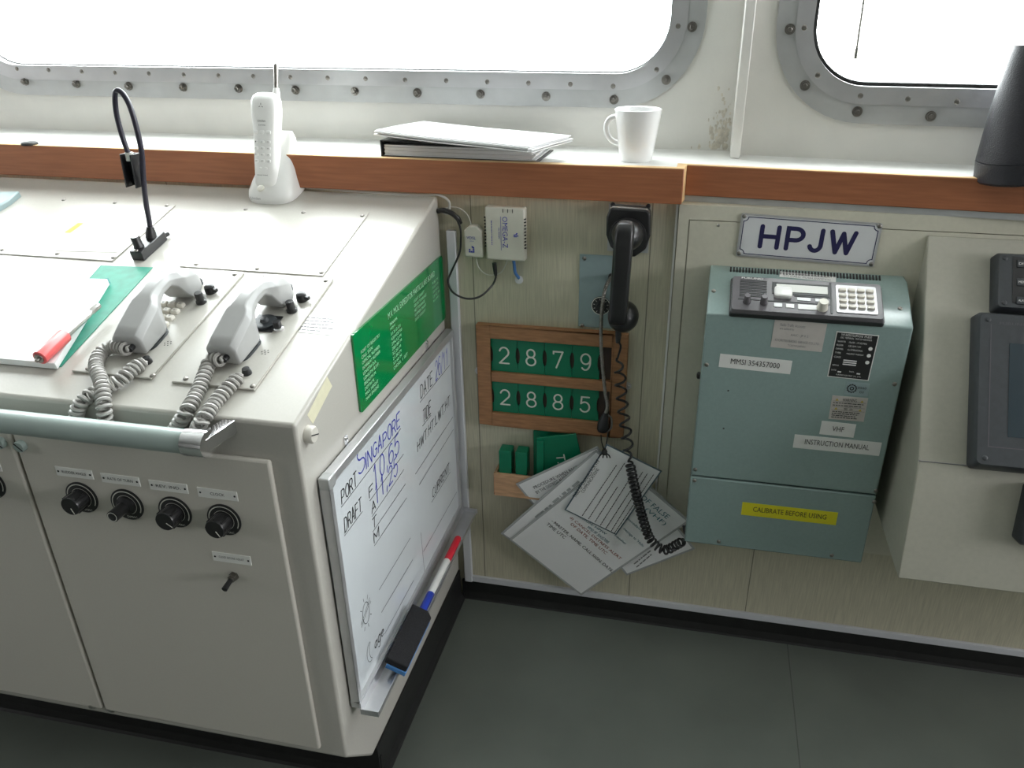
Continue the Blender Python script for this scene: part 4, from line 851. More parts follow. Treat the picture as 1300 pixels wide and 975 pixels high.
t = MB(); text_into(t, f, 'VDSL', wd * .15, ht * .58, wd * .5, ht * .09, .0184); text_into(t, f, 'splitter', wd * .3, ht * .5, wd * .25, ht * .04, .0184)
for a, b in ((0, 0), (1, 0), (2, 0), (0, 1), (2, 1), (2, 2), (1.5, 2.4)): t.box(f, wd * .25 + a * .004, wd * .25 + a * .004 + .0032, ht * .16 + b * .004, ht * .16 + b * .004 + .0032, .0183, .0185)
t.build('lettering', 'blueink', root)
def wl(q, off): return WALL.at(q, off)
o = MB().tube([SIDE.at((556, 268), .0), wl((566, 269), .030), wl((577, 275), .030), wl((584, 288), .033), wl((585, 305), .034), wl((583, 322), .033), wl((573, 345), .04), wl((569, 357), .05), wl((575, 371), .06), wl((592, 379), .06), wl((610, 376), .05), wl((625, 362), .03), wl((629.5, 352), .012)], .0021, 8, 8).build('power_lead', 'black', smooth=True); tag(o, 'thin black power lead looping below the modem', 'cable')
o = MB().tube([SIDE.at((556, 268), .001), wl((562, 267), .026), wl((572, 270), .022), wl((581, 277), .018), wl((584, 283), .012)], .0052, 10, 8).build('cable_sleeve', 'black', smooth=True); tag(o, 'short thick black sleeved cable leaving the console corner', 'cable')
p = wl((627.5, 334), .012); o = MB().lathe(wl((629.5, 351), .012), (p - wl((629.5, 351), .012)), [(.0022, 0), (.0038, .006), (.0046, .022), (.0046, .028), (.0001, .028)], 14).build('power_plug', 'black', smooth=True); tag(o, 'black barrel plug pushed into the bottom of the modem', 'plug')
o = MB().tube([wl((561, 267), .016), wl((570, 263), .012), wl((582, 264), .010), wl((592, 271), .010), wl((597, 281), .010), wl((598, 288), .010)], .0012, 6, 8).build('phone_lead', 'cablewhite', smooth=True); tag(o, 'thin white lead arching into the top of the splitter', 'cable')
o = MB().tube([wl((604, 327), .010), wl((608, 340), .010), wl((617, 348), .009), wl((627, 349), .009), wl((637, 345), .009), wl((644, 331), .010)], .0011, 6, 8).build('phone_lead', 'cablewhite', smooth=True); tag(o, 'thin white lead drooping between the splitter and the modem', 'cable')
o = MB().tube([wl((652, 330), .014), wl((653, 338), .014), wl((654, 346), .012), wl((658, 352), .004), wl((659, 354), -.001)], .0032, 10, 6).build('network_lead', 'cableblue', smooth=True); tag(o, 'short blue network lead from the modem into the wall', 'cable')
f = wframe(wl((659, 355), 0)); o = MB().lathe(f.o, f.n, [(.0085, 0), (.008, .003), (.004, .004), (.0001, .004)], 18).build('cable_grommet', 'trimwhite', smooth=True); tag(o, 'white grommet in the wall under the blue network lead', 'grommet')

# ------------------------------------------------------------------ dial plate on the wall and the chrome gooseneck hanging over it
f, wd, ht = quad(WALL, (737, 322), (783, 325.5), (781, 418), (735, 414)); f = Frame(f.o, (1, 0, 0), (0, -1, 0))
root = thing('dial_panel', 'blue grey metal plate with black volume dial on the wall', 'panel', f(wd / 2, 0))
MB().box(f, 0, wd, 0, ht, 0, .0025).build('plate', 'vplate', root, bevel=.0006, bseg=1)
for q in ((742, 328), (739, 413)): screw(root, wframe(WALL.at(q, .0025)))
c = WALL.at((763, 388), .0025); fd = wframe(c)
o = MB().lathe(c, fd.n, [(.0195, 0), (.0195, .002), (.0185, .0024), (.0001, .0024)], 36).build('dial', 'black', root, True)
MB().loft([[fd(r * math.cos(2 * PI * i / 32), r * math.sin(2 * PI * i / 32), .0025) for i in range(32)] for r in (.0175, .0192)], caps=False).build('dial_ring', 'engrave', o)
t = MB()
for a in range(100, 440, 34): t.stroke(fd, [[(.012 * math.cos(math.radians(a)), .012 * math.sin(math.radians(a))), (.0155 * math.cos(math.radians(a)), .0155 * math.sin(math.radians(a)))]], .0009, .0026, 0)
t.build('dial_marks', 'engrave', o)
MB().lathe(c, fd.n, [(.009, .002), (.0085, .014), (.0001, .0145)], 20).build('volume_knob', 'black', o, True)
gp = [WALL.at((777, 352), .004), WALL.at((774, 355), .022), WALL.at((768, 368), .032), WALL.at((764, 395), .036), WALL.at((763, 430), .038), WALL.at((765, 465), .040), WALL.at((768, 495), .042), WALL.at((771, 515), .042), WALL.at((768, 527), .042)]
root = thing('flexible_lamp', 'small lamp with chrome flexible neck hanging over the number board', 'lamp', gp[0])
nk = spline(gp, 30)
MB().tube(nk, .0036, 10, 0, rad=lambda t: .0036 + .0005 * math.sin(t * 2 * PI * 85)).build('flexible_neck', 'bolt', root, True)
MB().lathe(gp[0], (0, -1, 0), [(.008, -.0015), (.008, .004), (.005, .008), (.0001, .008)], 18).build('neck_base', 'black', root, True)
ha = WALL.at((768.5, 526), .042); hb_ = WALL.at((763.5, 551), .042); MB().lathe(ha, hb_ - ha, [(.0045, -.004), (.006, 0), (.0095, .012), (.0125, .024), (.0125, .034), (.010, .040), (.0001, .041)], 22).build('lamp_head', 'black', root, True)
MB().tube([ha + V((.004, 0, .0)), WALL.at((776, 531), .042), WALL.at((776, 543), .042), WALL.at((770, 548), .042)], .0022, 8, 6).build('swivel_clip', 'bolt', root, True)

# ------------------------------------------------------------------ black wall telephone
f0 = wframe((0, 0, 0))
def wp(q, off): a = WALL.at(q, off); return a
root = thing('wall_handset', 'black telephone handset hanging in its wall cradle', 'telephone', WALL.at((797, 300)))
f, wd, ht = quad(WALL, (774, 258), (827, 262), (824, 322), (772, 318)); f = Frame(f.o, (1, 0, 0), (0, -1, 0))
P = MB().box(f, 0, wd, 0, ht, 0, .004).build('mounting_plate', 'alu_d', root)
for q in ((778, 259.5), (823, 261.5)): screw(P, wframe(WALL.at(q, .004)), SCREW_D)
pts = [wp(q, .030) for q in ((775, 263), (822, 266), (826, 271), (825.5, 300), (820, 316), (806, 326), (789, 325.5), (775, 313), (769.5, 298), (770, 275))]
MB().prism([V((p.x, -.004, p.z)) for p in pts], (0, -.030, 0)).build('cradle', 'black', root, bevel=.004, bseg=3)
ec = wp((797, 300), .034); mc = wp((791, 402), .058)
ec = V((ec.x, -.034, ec.z))
MB().lathe(ec, (0, -1, 0), [(.035, -.001), (.035, .004), (.031, .006), (.0001, .006)], 34).build('cradle_ring', 'black', root, True)
xh = (wp((790, 340), .08)).x; 
H = MB(); rings = []
zt_ = wp((796, 285), .075).z; zb_ = wp((790, 420), .07).z; Lz = zt_ - zb_
for s, wx, y0_, y1_ in ((-.03, .018, -.070, -.084), (-.01, .029, -.064, -.092), (.05, .0345, -.062, -.097), (.16, .0350, -.070, -.101), (.45, .0345, -.074, -.103), (.72, .0350, -.072, -.101), (.84, .036, -.066, -.099), (.90, .034, -.060, -.094), (.93, .024, -.060, -.084)):
    z = zt_ - Lz * s; x = wp((793.5 - 5 * s, 285), .085).x + (wp((790, 420), .085).x - wp((796, 285), .085).x) * s
    rings.append(se(Frame((x, (y0_ + y1_) / 2, z), (1, 0, 0), (0, 0, 1)), wx, abs(y1_ - y0_), 0, 26, 4.2))
Ho = H.loft(rings).build('handset_grip', 'black', root, True)
eC = wp((796, 300), .06); mC = wp((790.5, 404), .065)
MB().lathe(V((eC.x, -.040, eC.z)), (0, -1, 0), [(.024, 0), (.029, .003), (.0295, .010), (.028, .020), (.022, .032), (.014, .042), (.0001, .046)], 36).build('earpiece', 'black', Ho, True)
MB().lathe(V((mC.x, -.036, mC.z)), (0, -1, 0), [(.022, 0), (.0275, .003), (.0295, .012), (.0295, .024), (.027, .036), (.020, .047), (.010, .053), (.0001, .054)], 36).build('mouthpiece', 'black', Ho, True)
bp = wp((785, 424), .066); MB().lathe(bp, (0, 0, -1), [(.006, -.010), (.006, .004), (.0045, .018), (.0001, .018)], 14).build('cord_boot', 'black', Ho, True)
cp_ = [bp + V((0, 0, -.016)), wp((788, 440), .055), wp((784, 455), .052), wp((787, 470), .052), wp((788, 490), .054), wp((791, 520), .066), wp((795, 550), .083), wp((799, 585), .088), wp((806, 620), .090), wp((815, 655), .088), wp((826, 685), .088), wp((843, 698), .092), wp((858, 692), .098), V((VX0 - .0, -.11, WALL.at((872, 683), .1).z))]
MB().coil(cp_[2:8], .0105, 8, .0025, 7, 16).coil(cp_[7:], .0086, 30, .0025, 7, 14).build('coiled_cord', 'black', root, True)
MB().tube(cp_[:3], .0021, 8, 8).build('cord_lead', 'black', root, True)

# ------------------------------------------------------------------ number board
f, wd, ht = quad(WALL, (604.5, 412), (797, 428.5), (793, 558), (608.5, 538.5), off=.018); f = Frame(f.o + V((0, .018, 0)), (1, 0, 0), (0, -1, 0))
NB = Plane((0, -.018, 0), (0, -1, 0))
root = thing('number_board', 'wooden framed board holding two rows of green number tiles', 'board', f(wd / 2, 0))
def nl(q, off=0): return f.loc(NB.at(q, off))
rows = [[(621.4, 428.8), (779, 443.5), (776.5, 485), (622, 473)], [(623, 484), (775.5, 499), (772, 537.7), (625, 524.4)]]
RR = []
for q in rows:
    L = [nl(p) for p in q]; RR.append(((L[0][0] + L[3][0]) / 2, (L[1][0] + L[2][0]) / 2, (L[2][1] + L[3][1]) / 2, (L[0][1] + L[1][1]) / 2))
X0 = (RR[0][0] + RR[1][0]) / 2; X1 = (RR[0][1] + RR[1][1]) / 2
MB().box(f, .004, wd - .004, .004, ht - .004, 0, .005).build('backing', mat('dark_brown_backing', (.045, .028, .02), .6, var=.2, scale=30), root)
fm = MB()
fm.box(f, 0, X0, 0, ht, 0, .018); fm.box(f, X1, wd, 0, ht, 0, .018); fm.box(f, X0, X1, RR[0][3], ht, 0, .018); fm.box(f, X0, X1, 0, RR[1][2], 0, .018); fm.box(f, X0, X1, RR[1][3], RR[0][2], 0, .017)
fm.build('frame', 'woodframe', root, bevel=.0018)
for q, sg in (((601.5, 470), -1), ((798, 490), 1)):
    c = WALL.at(q, .0005); ff = wframe(c); ff = Frame((0 if 0 else (f.o.x if sg < 0 else f.o.x + wd), 0, c.z), (1, 0, 0), (0, -1, 0))
    t = MB().prism([ff(a, b, 0) for a, b in [(0, -.009)] + [(sg * .010 * math.sin(k * PI / 10), -.009 * math.cos(k * PI / 10)) for k in range(1, 10)] + [(0, .009)]], (0, -.0015, 0)); o = t.build('fixing_tab', 'alu', root); screw(o, wframe(ff(sg * .004, 0, .0015)), SCREW_S)
bounds = [[621.8, 656.8, 691.5, 726.6, 760.8], [623.5, 657.4, 691.4, 725.6, 759.5]]
WORD = {0: 'first', 1: 'second', 2: 'third', 3: 'fourth'}
for r, digs in enumerate(('2879', '2885')):
    x0r, x1r, y0r, y1r = X0, X1, RR[r][2], RR[r][3]; tw_ = (nl((bounds[r][4], rows[r][0][1] + 30))[0] - X0) / 4; hh = y1r - y0r
    for i, dg in enumerate(digs):
        fx = f.moved(X0 + tw_ * i, y0r, .0052); a = tw_; bul = .0042; n_ = 8; hs = hh * .24
        left = [(bul * math.cos(PI / 2 * (k / n_)), hh / 2 + hs * math.sin(PI / 2 * k / n_)) for k in range(-n_, n_ + 1)]
        right = [(a - p, q) for p, q in reversed(left)]
        pts = [(.0004, .0006), (a - .0004, .0006)] + [(a - .0004 - p, q) for p, q in left] + [(a - .0004, hh - .0006), (.0004, hh - .0006)] + [(.0004 + p, q) for p, q in reversed(left)]
        t = thing('number_tile', f'green plastic tile with white digit {dg}, {WORD[i]} in the {"upper" if r == 0 else "lower"} row', 'tile', fx(a / 2, 0), 'number tiles in the wooden board')
        MB().prism([fx(p, q, 0) for p, q in pts], fx.n * .005).build('tile', 'green', t)
        s = MB(); hd_ = hh * .47; wdg = a * .36; stroke_text(s, fx, dg, (a - wdg) / 2, hh * .26, wdg, hd_, .0036, .0054, 0, 0, 10); s.build('digit', 'engrave', t)
# tile rack under it
f, wd, ht = quad(WALL, (628.5, 600), (744, 617), (743, 648), (627, 628), off=.045)
rk = Frame((f.o.x, 0, f.o.z), (1, 0, 0), (0, -1, 0)); rz = ht * .55
root = thing('tile_rack', 'small open wooden rack under the number board', 'rack', rk(wd / 2, 0))
m = MB(); m.box(rk, 0, wd, 0, .006, 0, .045); m.box(rk, 0, wd, .006, rz * 1.7, .039, .045); m.box(rk, 0, .006, .006, rz * 1.7, 0, .039); m.box(rk, wd - .006, wd, .006, rz * 1.7, 0, .039); m.build('rack_body', 'woodrack', root, bevel=.001)
def block(label, qa, qb, off, th, deg=0, letters=None, name='number_tile', lean=0.0):
    A = WALL.at(qa, off); B = WALL.at(qb, off); w_ = abs(B.x - A.x); h_ = abs(A.z - B.z); cx_ = (A.x + B.x) / 2
    up = V((math.sin(math.radians(deg)), 0, math.cos(math.radians(deg)))); n = V((0, -1, lean)).normalized(); ff = Frame((cx_, -off, min(A.z, B.z)), up.cross(n) * -1, n)
    if ff.u.x < 0: ff = Frame(ff.o, -ff.u, n)
    t = thing(name, label, 'tile', ff.o, 'spare tiles in the wooden rack')
    MB().prism([ff(a, b, 0) for a, b in rr(-w_ / 2, w_ / 2, 0, h_, .0025, 3)], n * -th).build('tile', 'green', t, bevel=.0008, bseg=1)
    if letters:
        s = MB(); 
        fr2 = Frame(ff(0, 0, th), -ff.v, ff.n)
        for ch, x, y, wd_, h2 in letters: stroke_text(s, fr2, ch, -y, x, wd_, h2, .003, .0004)
        s.build('digit', 'engrave', t)
    return t
block('plain green tile standing edge on, leftmost in the rack', (633, 572), (649, 603), .036, .030)
block('plain green tile standing edge on, second from the left in the rack', (654, 574), (669, 606), .036, .030)
block('tall green tile standing upright at the back of the rack', (677, 546), (722, 612), .010, .005)
block('narrow green tile standing edge on beside the lettered tile', (681, 560), (690, 608), .036, .022)
block('green tile lettered T.n tilted over in the rack', (694, 551), (744, 610), .030, .005, -13, [('T', -.008, .062, .013, .017), ('.', -.008, .044, .001, .017), ('N', -.008, .036, .013, .017)])

# ------------------------------------------------------------------ laminated sheets hung on a black string
# back to front
t = None
def put_px(t, mm, rows_, off):
    pl = Plane((0, -off + .007 - .0018, 0), (0, -1, -.1)); s = MB()
    for txt, p0, p1, h2 in rows_:
        A, B = pl.at(p0), pl.at(p1); ff = Frame(A, B - A, pl.n); text_into(s, ff, txt, 0, 0, (B - A).length, h2, .0002)
    s.build('lettering', mm, t)
def rows_px(t, mm, rows_, off, hh, seed=2):
    pl = Plane((0, -off + .007 - .0018, 0), (0, -1, -.1)); s = MB()
    for i, (p0, p1) in enumerate(rows_):
        A, B = pl.at(p0), pl.at(p1); ff = Frame(A, B - A, pl.n); lines_block(s, ff, 0, (B - A).length, hh / 2, -hh / 2, 1, hh, .0002, seed + i, 0)
    s.build('print_rows', mm, t)
def sheet4(label, corners, off, name='laminated_sheet', border=False):
    """corners in order: two ends of the top edge, then the two bottom ends"""
    pl = Plane((0, -off + .007, 0), (0, -1, -.1)); P = [pl.at(q) for q in corners]; cen = sum(P, V()) / 4
    u = (P[1] - P[0]) + (P[2] - P[3]); f = Frame(cen, u, pl.n); wd_ = ((P[1] - P[0]).length + (P[2] - P[3]).length) / 2; hv = ((P[0] - P[3]) + (P[1] - P[2])) / 2; ht_2 = abs(hv.dot(f.v))
    f.o = f.o - f.u * wd_ / 2 - f.v * ht_2 / 2; t = thing(name, label, 'paper', cen, 'laminated sheets hanging on the string'); bo = .003 if border else .005
    MB().box(f, 0, wd_, 0, ht_2, 0, .0011).build('laminate', 'cardedge' if border else 'lamedge', t); MB().box(f, bo, wd_ - bo, bo, ht_2 - bo, .0002, .0014).build('sheet', 'laminate', t)
    return t
t = sheet4('hanging laminated sheet headed PROCEDURE, highest at the left of the bunch', ((658, 611), (762, 566), (797, 622), (694, 668)), .016)
put_px(t, 'ink', [('PROCEDURE WHEN RECEIVING', (679, 621), (748, 588), 0.0078), ('BY THE DISTRESS ALERT', (682, 627), (722, 606), 0.0078)], .016)
t = sheet4('hanging laminated sheet mostly covered, its right corner nearest the blue radio box', ((770, 567), (864, 650), (808, 716), (714, 632)), .019)
t = sheet4('hanging laminated sheet with a small drawing, its lower corner beside the coiled cord', ((748, 640), (838, 600), (860, 705), (776, 738)), .021)
rows_px(t, 'inkgrey', [((805, 716), (826, 699)), ((808, 720), (828, 703))], .021, .003)
t = sheet4('hanging laminated sheet with pale boxes along its edge, left corner of the bunch', ((638, 671), (762, 570), (852, 650), (727, 751)), .023)
rows_px(t, 'lamedge', [((680, 657), (700, 641)), ((702, 638), (712, 630)), ((714, 628), (724, 620)), ((727, 618), (735, 611))], .023, .006)
t = sheet4('large hanging laminated sheet about FALSE alerts on VHF, lowest of the bunch', ((769, 574), (863, 649), (750, 766), (655, 690)), .026)
put_px(t, 'ink', [('- MASTER, NAME, CALL SIGN, DATE,', (699, 662), (776, 727), 0.0093), ('TIME UTC', (693, 666), (716, 684), 0.0093)], .026)
put_px(t, 'tealink', [('OF FALSE', (812, 632), (846, 659), 0.0128), ('(VHF)', (817, 648), (842, 668), 0.0128)], .026)
put_px(t, 'redink', [('d) CANCEL DISTRESS ALERT', (722, 658), (786, 711), 0.0093), ('OF DATE, TIME UTC', (723, 666), (768, 704), 0.0093)], .026)
put_px(t, 'tealink', [('CALLSIGN: HPJW', (724, 650), (768, 680), 0.0087), ('MMSI № 354357000', (745, 670), (771, 690), 0.0087), ('immediately', (795, 660), (814, 676), 0.0090), ('message to "Hello', (790, 672), (815, 695), 0.0090), ('expeditor', (779, 680), (793, 692), 0.0075)], .026)
t = sheet4('small blue bordered laminated card TABLE OF CHANNELS in front of the bunch', ((717, 645.5), (771.5, 562), (839, 599), (782, 680)), .031, 'laminated_card', True)
put_px(t, 'ink', [('TABLE OF CHANNELS FOR VHF', (731, 632), (762, 585), 0.0083), ('COMMUNICATIONS', (741, 626), (761, 596), 0.0072)], .031)
rows_px(t, 'ink', [((739, 655), (783, 590)), ((747, 659), (793, 588)), ((755, 663), (784, 618)), ((762, 667), (800, 607)), ((769, 671), (816, 599)), ((776, 674), (822, 601)), ((780, 677), (830, 602))], .031, .0016)
root = thing('hanging_string', 'black knotted string tying the laminated sheets to the lamp', 'string', WALL.at((767, 572), .034))
MB().tube([WALL.at((763, 552), .044), WALL.at((764, 562), .060), WALL.at((767, 571), .080)], .0013, 6, 6).tube([WALL.at((772, 549), .046), WALL.at((770, 562), .062), WALL.at((768, 571), .080)], .0013, 6, 6).build('string', 'blackmatt', root, True)
kn = MB(); c = WALL.at((767.5, 574), .081); kn.lathe(c - V((0, 0, .008)), (0, 0, 1), [(.0001, 0), (.005, .003), (.006, .009), (.004, .014), (.0001, .015)], 12)
for dx in (-6, -2, 2, 5): kn.tube([c, WALL.at((768 + dx, 578), .084), WALL.at((768 + dx * 1.3, 581), .082)], .0014, 6, 4)
kn.build('knot', 'blackmatt', root, True)

# ------------------------------------------------------------------ call sign plate
f, wd, ht = quad(COVER, (940, 270), (1117.5, 283.3), (1111.8, 338.5), (935.8, 324.3))
root = thing('call_sign_plate', 'white metal plate with dark blue letters HPJW', 'sign', f(wd / 2, ht / 2))
MB().prism([f(*p, 0) for p in rr(0, wd, 0, ht, .003, 3)], f.n * .003).build('plate', 'alu', root)
i_ = .0055; P = MB().prism([f(*p, .003) for p in rr(i_ - .002, wd - i_ + .002, i_ - .002, ht - i_ + .002, .003, 3)], f.n * .0004).build('plate_face', 'plate', root)
s = MB(); r_ = .008
bd = []
for cx_, cy_, a0_ in ((wd - i_, i_, 180), (wd - i_, ht - i_, 270), (i_, ht - i_, 0), (i_, i_, 90)):
    bd += list(reversed(arc(cx_, cy_, r_, r_, a0_ - 90 + 0, a0_, 6))) if False else []
bd = arc(wd - i_, i_, r_, r_, 180, 90, 6) + arc(wd - i_, ht - i_, r_, r_, 270, 180, 6) + arc(i_, ht - i_, r_, r_, 360, 270, 6) + arc(i_, i_, r_, r_, 90, 0, 6)
s.stroke(f, [bd + [bd[0]]], .0016, .0036, 0)
for ch, x, w2 in (('H', .165, .125), ('P', .355, .115), ('J', .52, .095), ('W', .665, .165)):
    stroke_text(s, f, ch, x * wd, ht * .27, w2 * wd, ht * .47, .0080, .0037, 0, 0, 14)
s.build('lettering', 'navy', root)
for a, b in ((.005, .005), (wd - .005, .005), (wd - .005, ht - .005), (.005, ht - .005)): screw(root, f, SCREW, a, b, .003)

# ------------------------------------------------------------------ VHF radio box
root = thing('radio_box', 'blue grey steel VHF radio box on the wall with sloping control panel', 'radio', ((VX0 + VX1) / 2, -.012, VZB))
yk = -.045; zsp = VZB + (VHF.at((1000, 617)).z - VZB)
zsp = VHF.at((998, 617)).z
up = [(-.012, zsp + .0015), (-.012, VZK + .002), (yk, VZK), (VY, VZT), (VY, zsp + .0015)]
ub = MB().prism([V((VX0, y, z)) for y, z in up], (VX1 - VX0, 0, 0)).build('upper_case', 'vhf', root, bevel=.003, bseg=3)
lo = MB().box(Frame((VX0, VY, VZB), (1, 0, 0), (0, -1, 0)), 0, VX1 - VX0, 0, zsp - .0015 - VZB, VY + .012, 0).build('lower_cover', 'vhf', root, bevel=.003, bseg=2)
MB().box(ZUP, VX0 + .012, VX1 - .012, VY + .008, -.014, zsp - .004, zsp + .004).build('joint_gap', 'ink', root)
for q in ((882.6, 596), (1112, 623), (897, 463), (1135.7, 487.7)): screw(ub, wframe(VHF.at(q)))
for q in ((881.7, 610), (1110, 637), (912.4, 687.5), (1056, 705)): screw(lo, wframe(VHF.at(q)))
fV = Frame(VTOP.p, (1, 0, 0), VTOPN)
for q in ((906, 369.5), (1142.6, 391.7)): screw(ub, Frame(VTOP.at(q), (1, 0, 0), VTOPN))
t = MB()
for q in ((924.5, 496), (918.6, 544)): c = VHF.at(q, .0003); t.add([c + V((.0017 * math.cos(2 * PI * k / 10), 0, .0017 * math.sin(2 * PI * k / 10))) for k in range(10)], [tuple(range(10))])
t.build('drill_holes', 'ink', ub)
def vlabel(quad_, mm, name, rows_, ink='ink', pl=VHF, th=.0005, parent=root):
    f, wd, ht = quad(pl, *quad_); o = MB().box(f, 0, wd, 0, ht, 0, th).build(name, mm, parent)
    if rows_:
        s = MB()
        for r in rows_:
            text_into(s, f, r[0], r[1] * wd, r[2] * ht, r[3] * wd, r[4] * ht, th + .0003)
        q = s.build('lettering', ink, parent); q.parent = o
    return o, f, wd, ht
vlabel(((913.7, 449), (1005, 457.7), (1004, 475.4), (913, 465.5)), 'label', 'label_strip', [('MMSI 354357000', .16, .34, .68, .40)], parent=ub)
vlabel(((1042.6, 534), (1086, 538.6), (1084.5, 555.8), (1041, 551)), 'label', 'label_strip', [('VHF', .34, .34, .34, .36)], parent=ub)
vlabel(((1008.4, 551.4), (1118.5, 561.7), (1117, 579), (1007, 568)), 'label', 'label_strip', [('INSTRUCTION MANUAL', .13, .36, .74, .38)], parent=ub)
vlabel(((942.5, 637.5), (1063, 650.3), (1062, 667), (941, 653)), 'yellow', 'label_strip', [('CALIBRATE BEFORE USING', .12, .36, .77, .38)], parent=lo)
vlabel(((983, 404.7), (1048.8, 411), (1044.5, 447), (978.9, 440.6)), 'oldlabel', 'accounts_label', [('Radio Traffic Accounts', .12, .78, .48, .10), ('are settled by', .12, .64, .28, .09), ('AAIC : JP 0 2', .35, .44, .34, .10), ('KYORITSU RADIO SERVICE CO.,LTD.', .07, .22, .86, .10), ('TOKYO JAPAN', .33, .07, .34, .09)], 'inkgrey', parent=ub)
o, f, wd, ht = vlabel(((1060.5, 420.3), (1113.8, 425.6), (1104.8, 483.7), (1051.8, 478)), 'label', 'type_plate', None, parent=ub)
MB().box(f, .0015, wd - .0015, .0015, ht - .0015, .0005, .0008).build('plate_face', 'black', ub).parent = o
s = MB()
for txt, x, y, w2, h2 in (('VHF RADIOTELEPHONE  FM-8500', .12, .92, .72, .05), ('DSC TERMINAL  WATCH RECEIVER', .12, .865, .74, .035), ('TRANSMITTER', .06, .78, .2, .035), ('RECEIVER', .06, .70, .16, .035), ('CHANNEL', .06, .62, .18, .035), ('TYPE', .06, .53, .14, .035), ('CLASS', .06, .44, .16, .035), ('156.025 - 157.425 MHz', .34, .78, .42, .035), ('G3E 25W / 1W', .34, .70, .3, .035), ('ALL INTERNATIONAL', .34, .62, .36, .035), ('FREQUENCY TOLERANCE', .34, .53, .4, .035), ('SERIAL', .06, .26, .16, .03), ('FURUNO ELECTRIC CO., LTD.', .2, .05, .6, .035), ('DATE', .06, .15, .12, .03), ('NO.', .5, .15, .12, .03)): text_into(s, f, txt, x * wd, y * ht, w2 * wd, h2 * ht, .0011)
for y in (.70, .55, .40): s.lathe(f(wd * .87, ht * y, .0009), f.n, [(.0034, 0), (.0034, .0001), (.0001, .0002)], 14)
for y in (.30, .345, .39): s.box(f, wd * .3, wd * .62, ht * y, ht * y + .002, .0008, .0011)
for x in (.22, .68): s.box(f, wd * x, wd * x + .006, ht * .12, ht * .12 + .0025, .0008, .0011)
s.build('lettering', 'label', ub).parent = o
o, f, wd, ht = vlabel(((1074.4, 484), (1104, 487), (1102, 503), (1072.5, 500.5)), 'vplate', 'approval_label', [('0560', .52, .52, .36, .18), ('03', .62, .2, .18, .16)], parent=ub)
s = MB()
for r in (.0072, .0028): s.loft([[f(wd * .27 + rr_ * math.cos(2 * PI * i / 24), ht * .5 + rr_ * math.sin(2 * PI * i / 24), .0009) for i in range(24)] for rr_ in (r - .0009, r + .0009)], caps=False)
for k in range(12): a = 2 * PI * k / 12; s.stroke(f, [[(wd * .27 + .0072 * math.cos(a), ht * .5 + .0072 * math.sin(a)), (wd * .27 + .0092 * math.cos(a), ht * .5 + .0092 * math.sin(a))]], .0011, .0009, 0)
s.build('wheel_mark', 'ink', ub).parent = o
o, f, wd, ht = vlabel(((1055.7, 501.7), (1101, 505.4), (1097.5, 535.4), (1052.7, 531.7)), 'oldlabel', 'warning_label', [('WARNING', .30, .80, .4, .12)], parent=ub)
s = MB(); lines_block(s, f, .003, wd - .003, ht * .76, ht * .56, 2, .0016, .0008, 4, .2); lines_block(s, f, .004, wd - .003, ht * .38, ht * .06, 4, .0016, .0008, 9, .25); text_into(s, f, '警 告', wd * .38, ht * .43, wd * .26, ht * .09, .0008); s.stroke(f, [[(.002, ht * .55), (wd - .002, ht * .55)], [(.002, ht * .78), (wd - .002, ht * .78)], [(.002, ht * .41), (wd - .002, ht * .41)]], .0004, .0008, 0); s.build('lettering', 'ink', ub).parent = o
s = MB()
for x, y in ((.15, .8), (.85, .8), (.16, .43), (.84, .43)): s.add([f(wd * x - .0028, ht * y, .0009), f(wd * x + .0028, ht * y, .0009), f(wd * x, ht * y + .0046, .0009)], [(0, 1, 2)])
s.build('warning_triangles', mat('amber', (.5, .38, .05), .5), ub).parent = o
vlabel(((990, 344.5), (1061, 351.5), (1061.5, 358.5), (989.5, 351.5)), 'label', 'label_strip', [('CALL: INMARSAT, EMERGENCY', .12, .55, .78, .3), ('TO CALL: PUSH SWITCH', .06, .12, .84, .3)], 'inkgrey', VTOP, parent=ub)
s = MB(); A = fV.loc(VTOP.at((928, 339.5))); B = fV.loc(VTOP.at((1117, 355)))
for i in range(48): x = A[0] + (B[0] - A[0]) * i / 47; y = A[1] + (B[1] - A[1]) * i / 47; s.box(fV, x - .0014, x + .0014, min(A[1], B[1]) - .002, min(A[1], B[1]) + .010, -.001, .0005)
s.build('vent_slots', 'ink', ub)
# the control head
x0, y1 = fV.loc(VTOP.at((933, 346.5), .016)); x1 = fV.loc(VTOP.at((1120, 385), .016))[0]; y0 = fV.loc(VTOP.at((1000, 399), .012))[1]; y1 = fV.loc(VTOP.at((1000, 354.5), .016))[1]
x0 = (x0 + fV.loc(VTOP.at((927, 388), .016))[0]) / 2
RH = MB().loft([[fV(*p, c) for p in rr(x0 - e, x1 + e, y0 - e, y1 + e, .005, 4)] for c, e in ((0, .002), (.009, .002), (.016, 0))]).build('control_head', 'radio', root, True)
MB().loft([[fV(*p, c) for p in rr(x0 - e, x1 + e, y0 - e, y1 + e, .005, 4)] for c, e in ((0, .0035), (.008, .0035))]).build('head_gasket', 'radiodark', RH, True)
rw, rh = x1 - x0, y1 - y0; fR = fV.moved(x0, y0, .016)
m = MB()
for i in range(11): m.box(fR, rw * .05, rw * .235, rh * (.40 + i * .048), rh * (.40 + i * .048) + rh * .018, 0, .0008)
m.build('speaker_grille', 'radiodark', RH)
s = MB(); text_into(s, fR, 'FURUNO', rw * .06, rh * .935, rw * .15, rh * .045, .0005); s.build('lettering', 'label', RH)
MB().box(fR, rw * .27, rw * .655, rh * .53, rh * .88, 0, .001).build('display_bezel', 'radiodark', RH)
MB().box(fR, rw * .30, rw * .645, rh * .60, rh * .82, .001, .0016).build('display', 'lcd', RH)
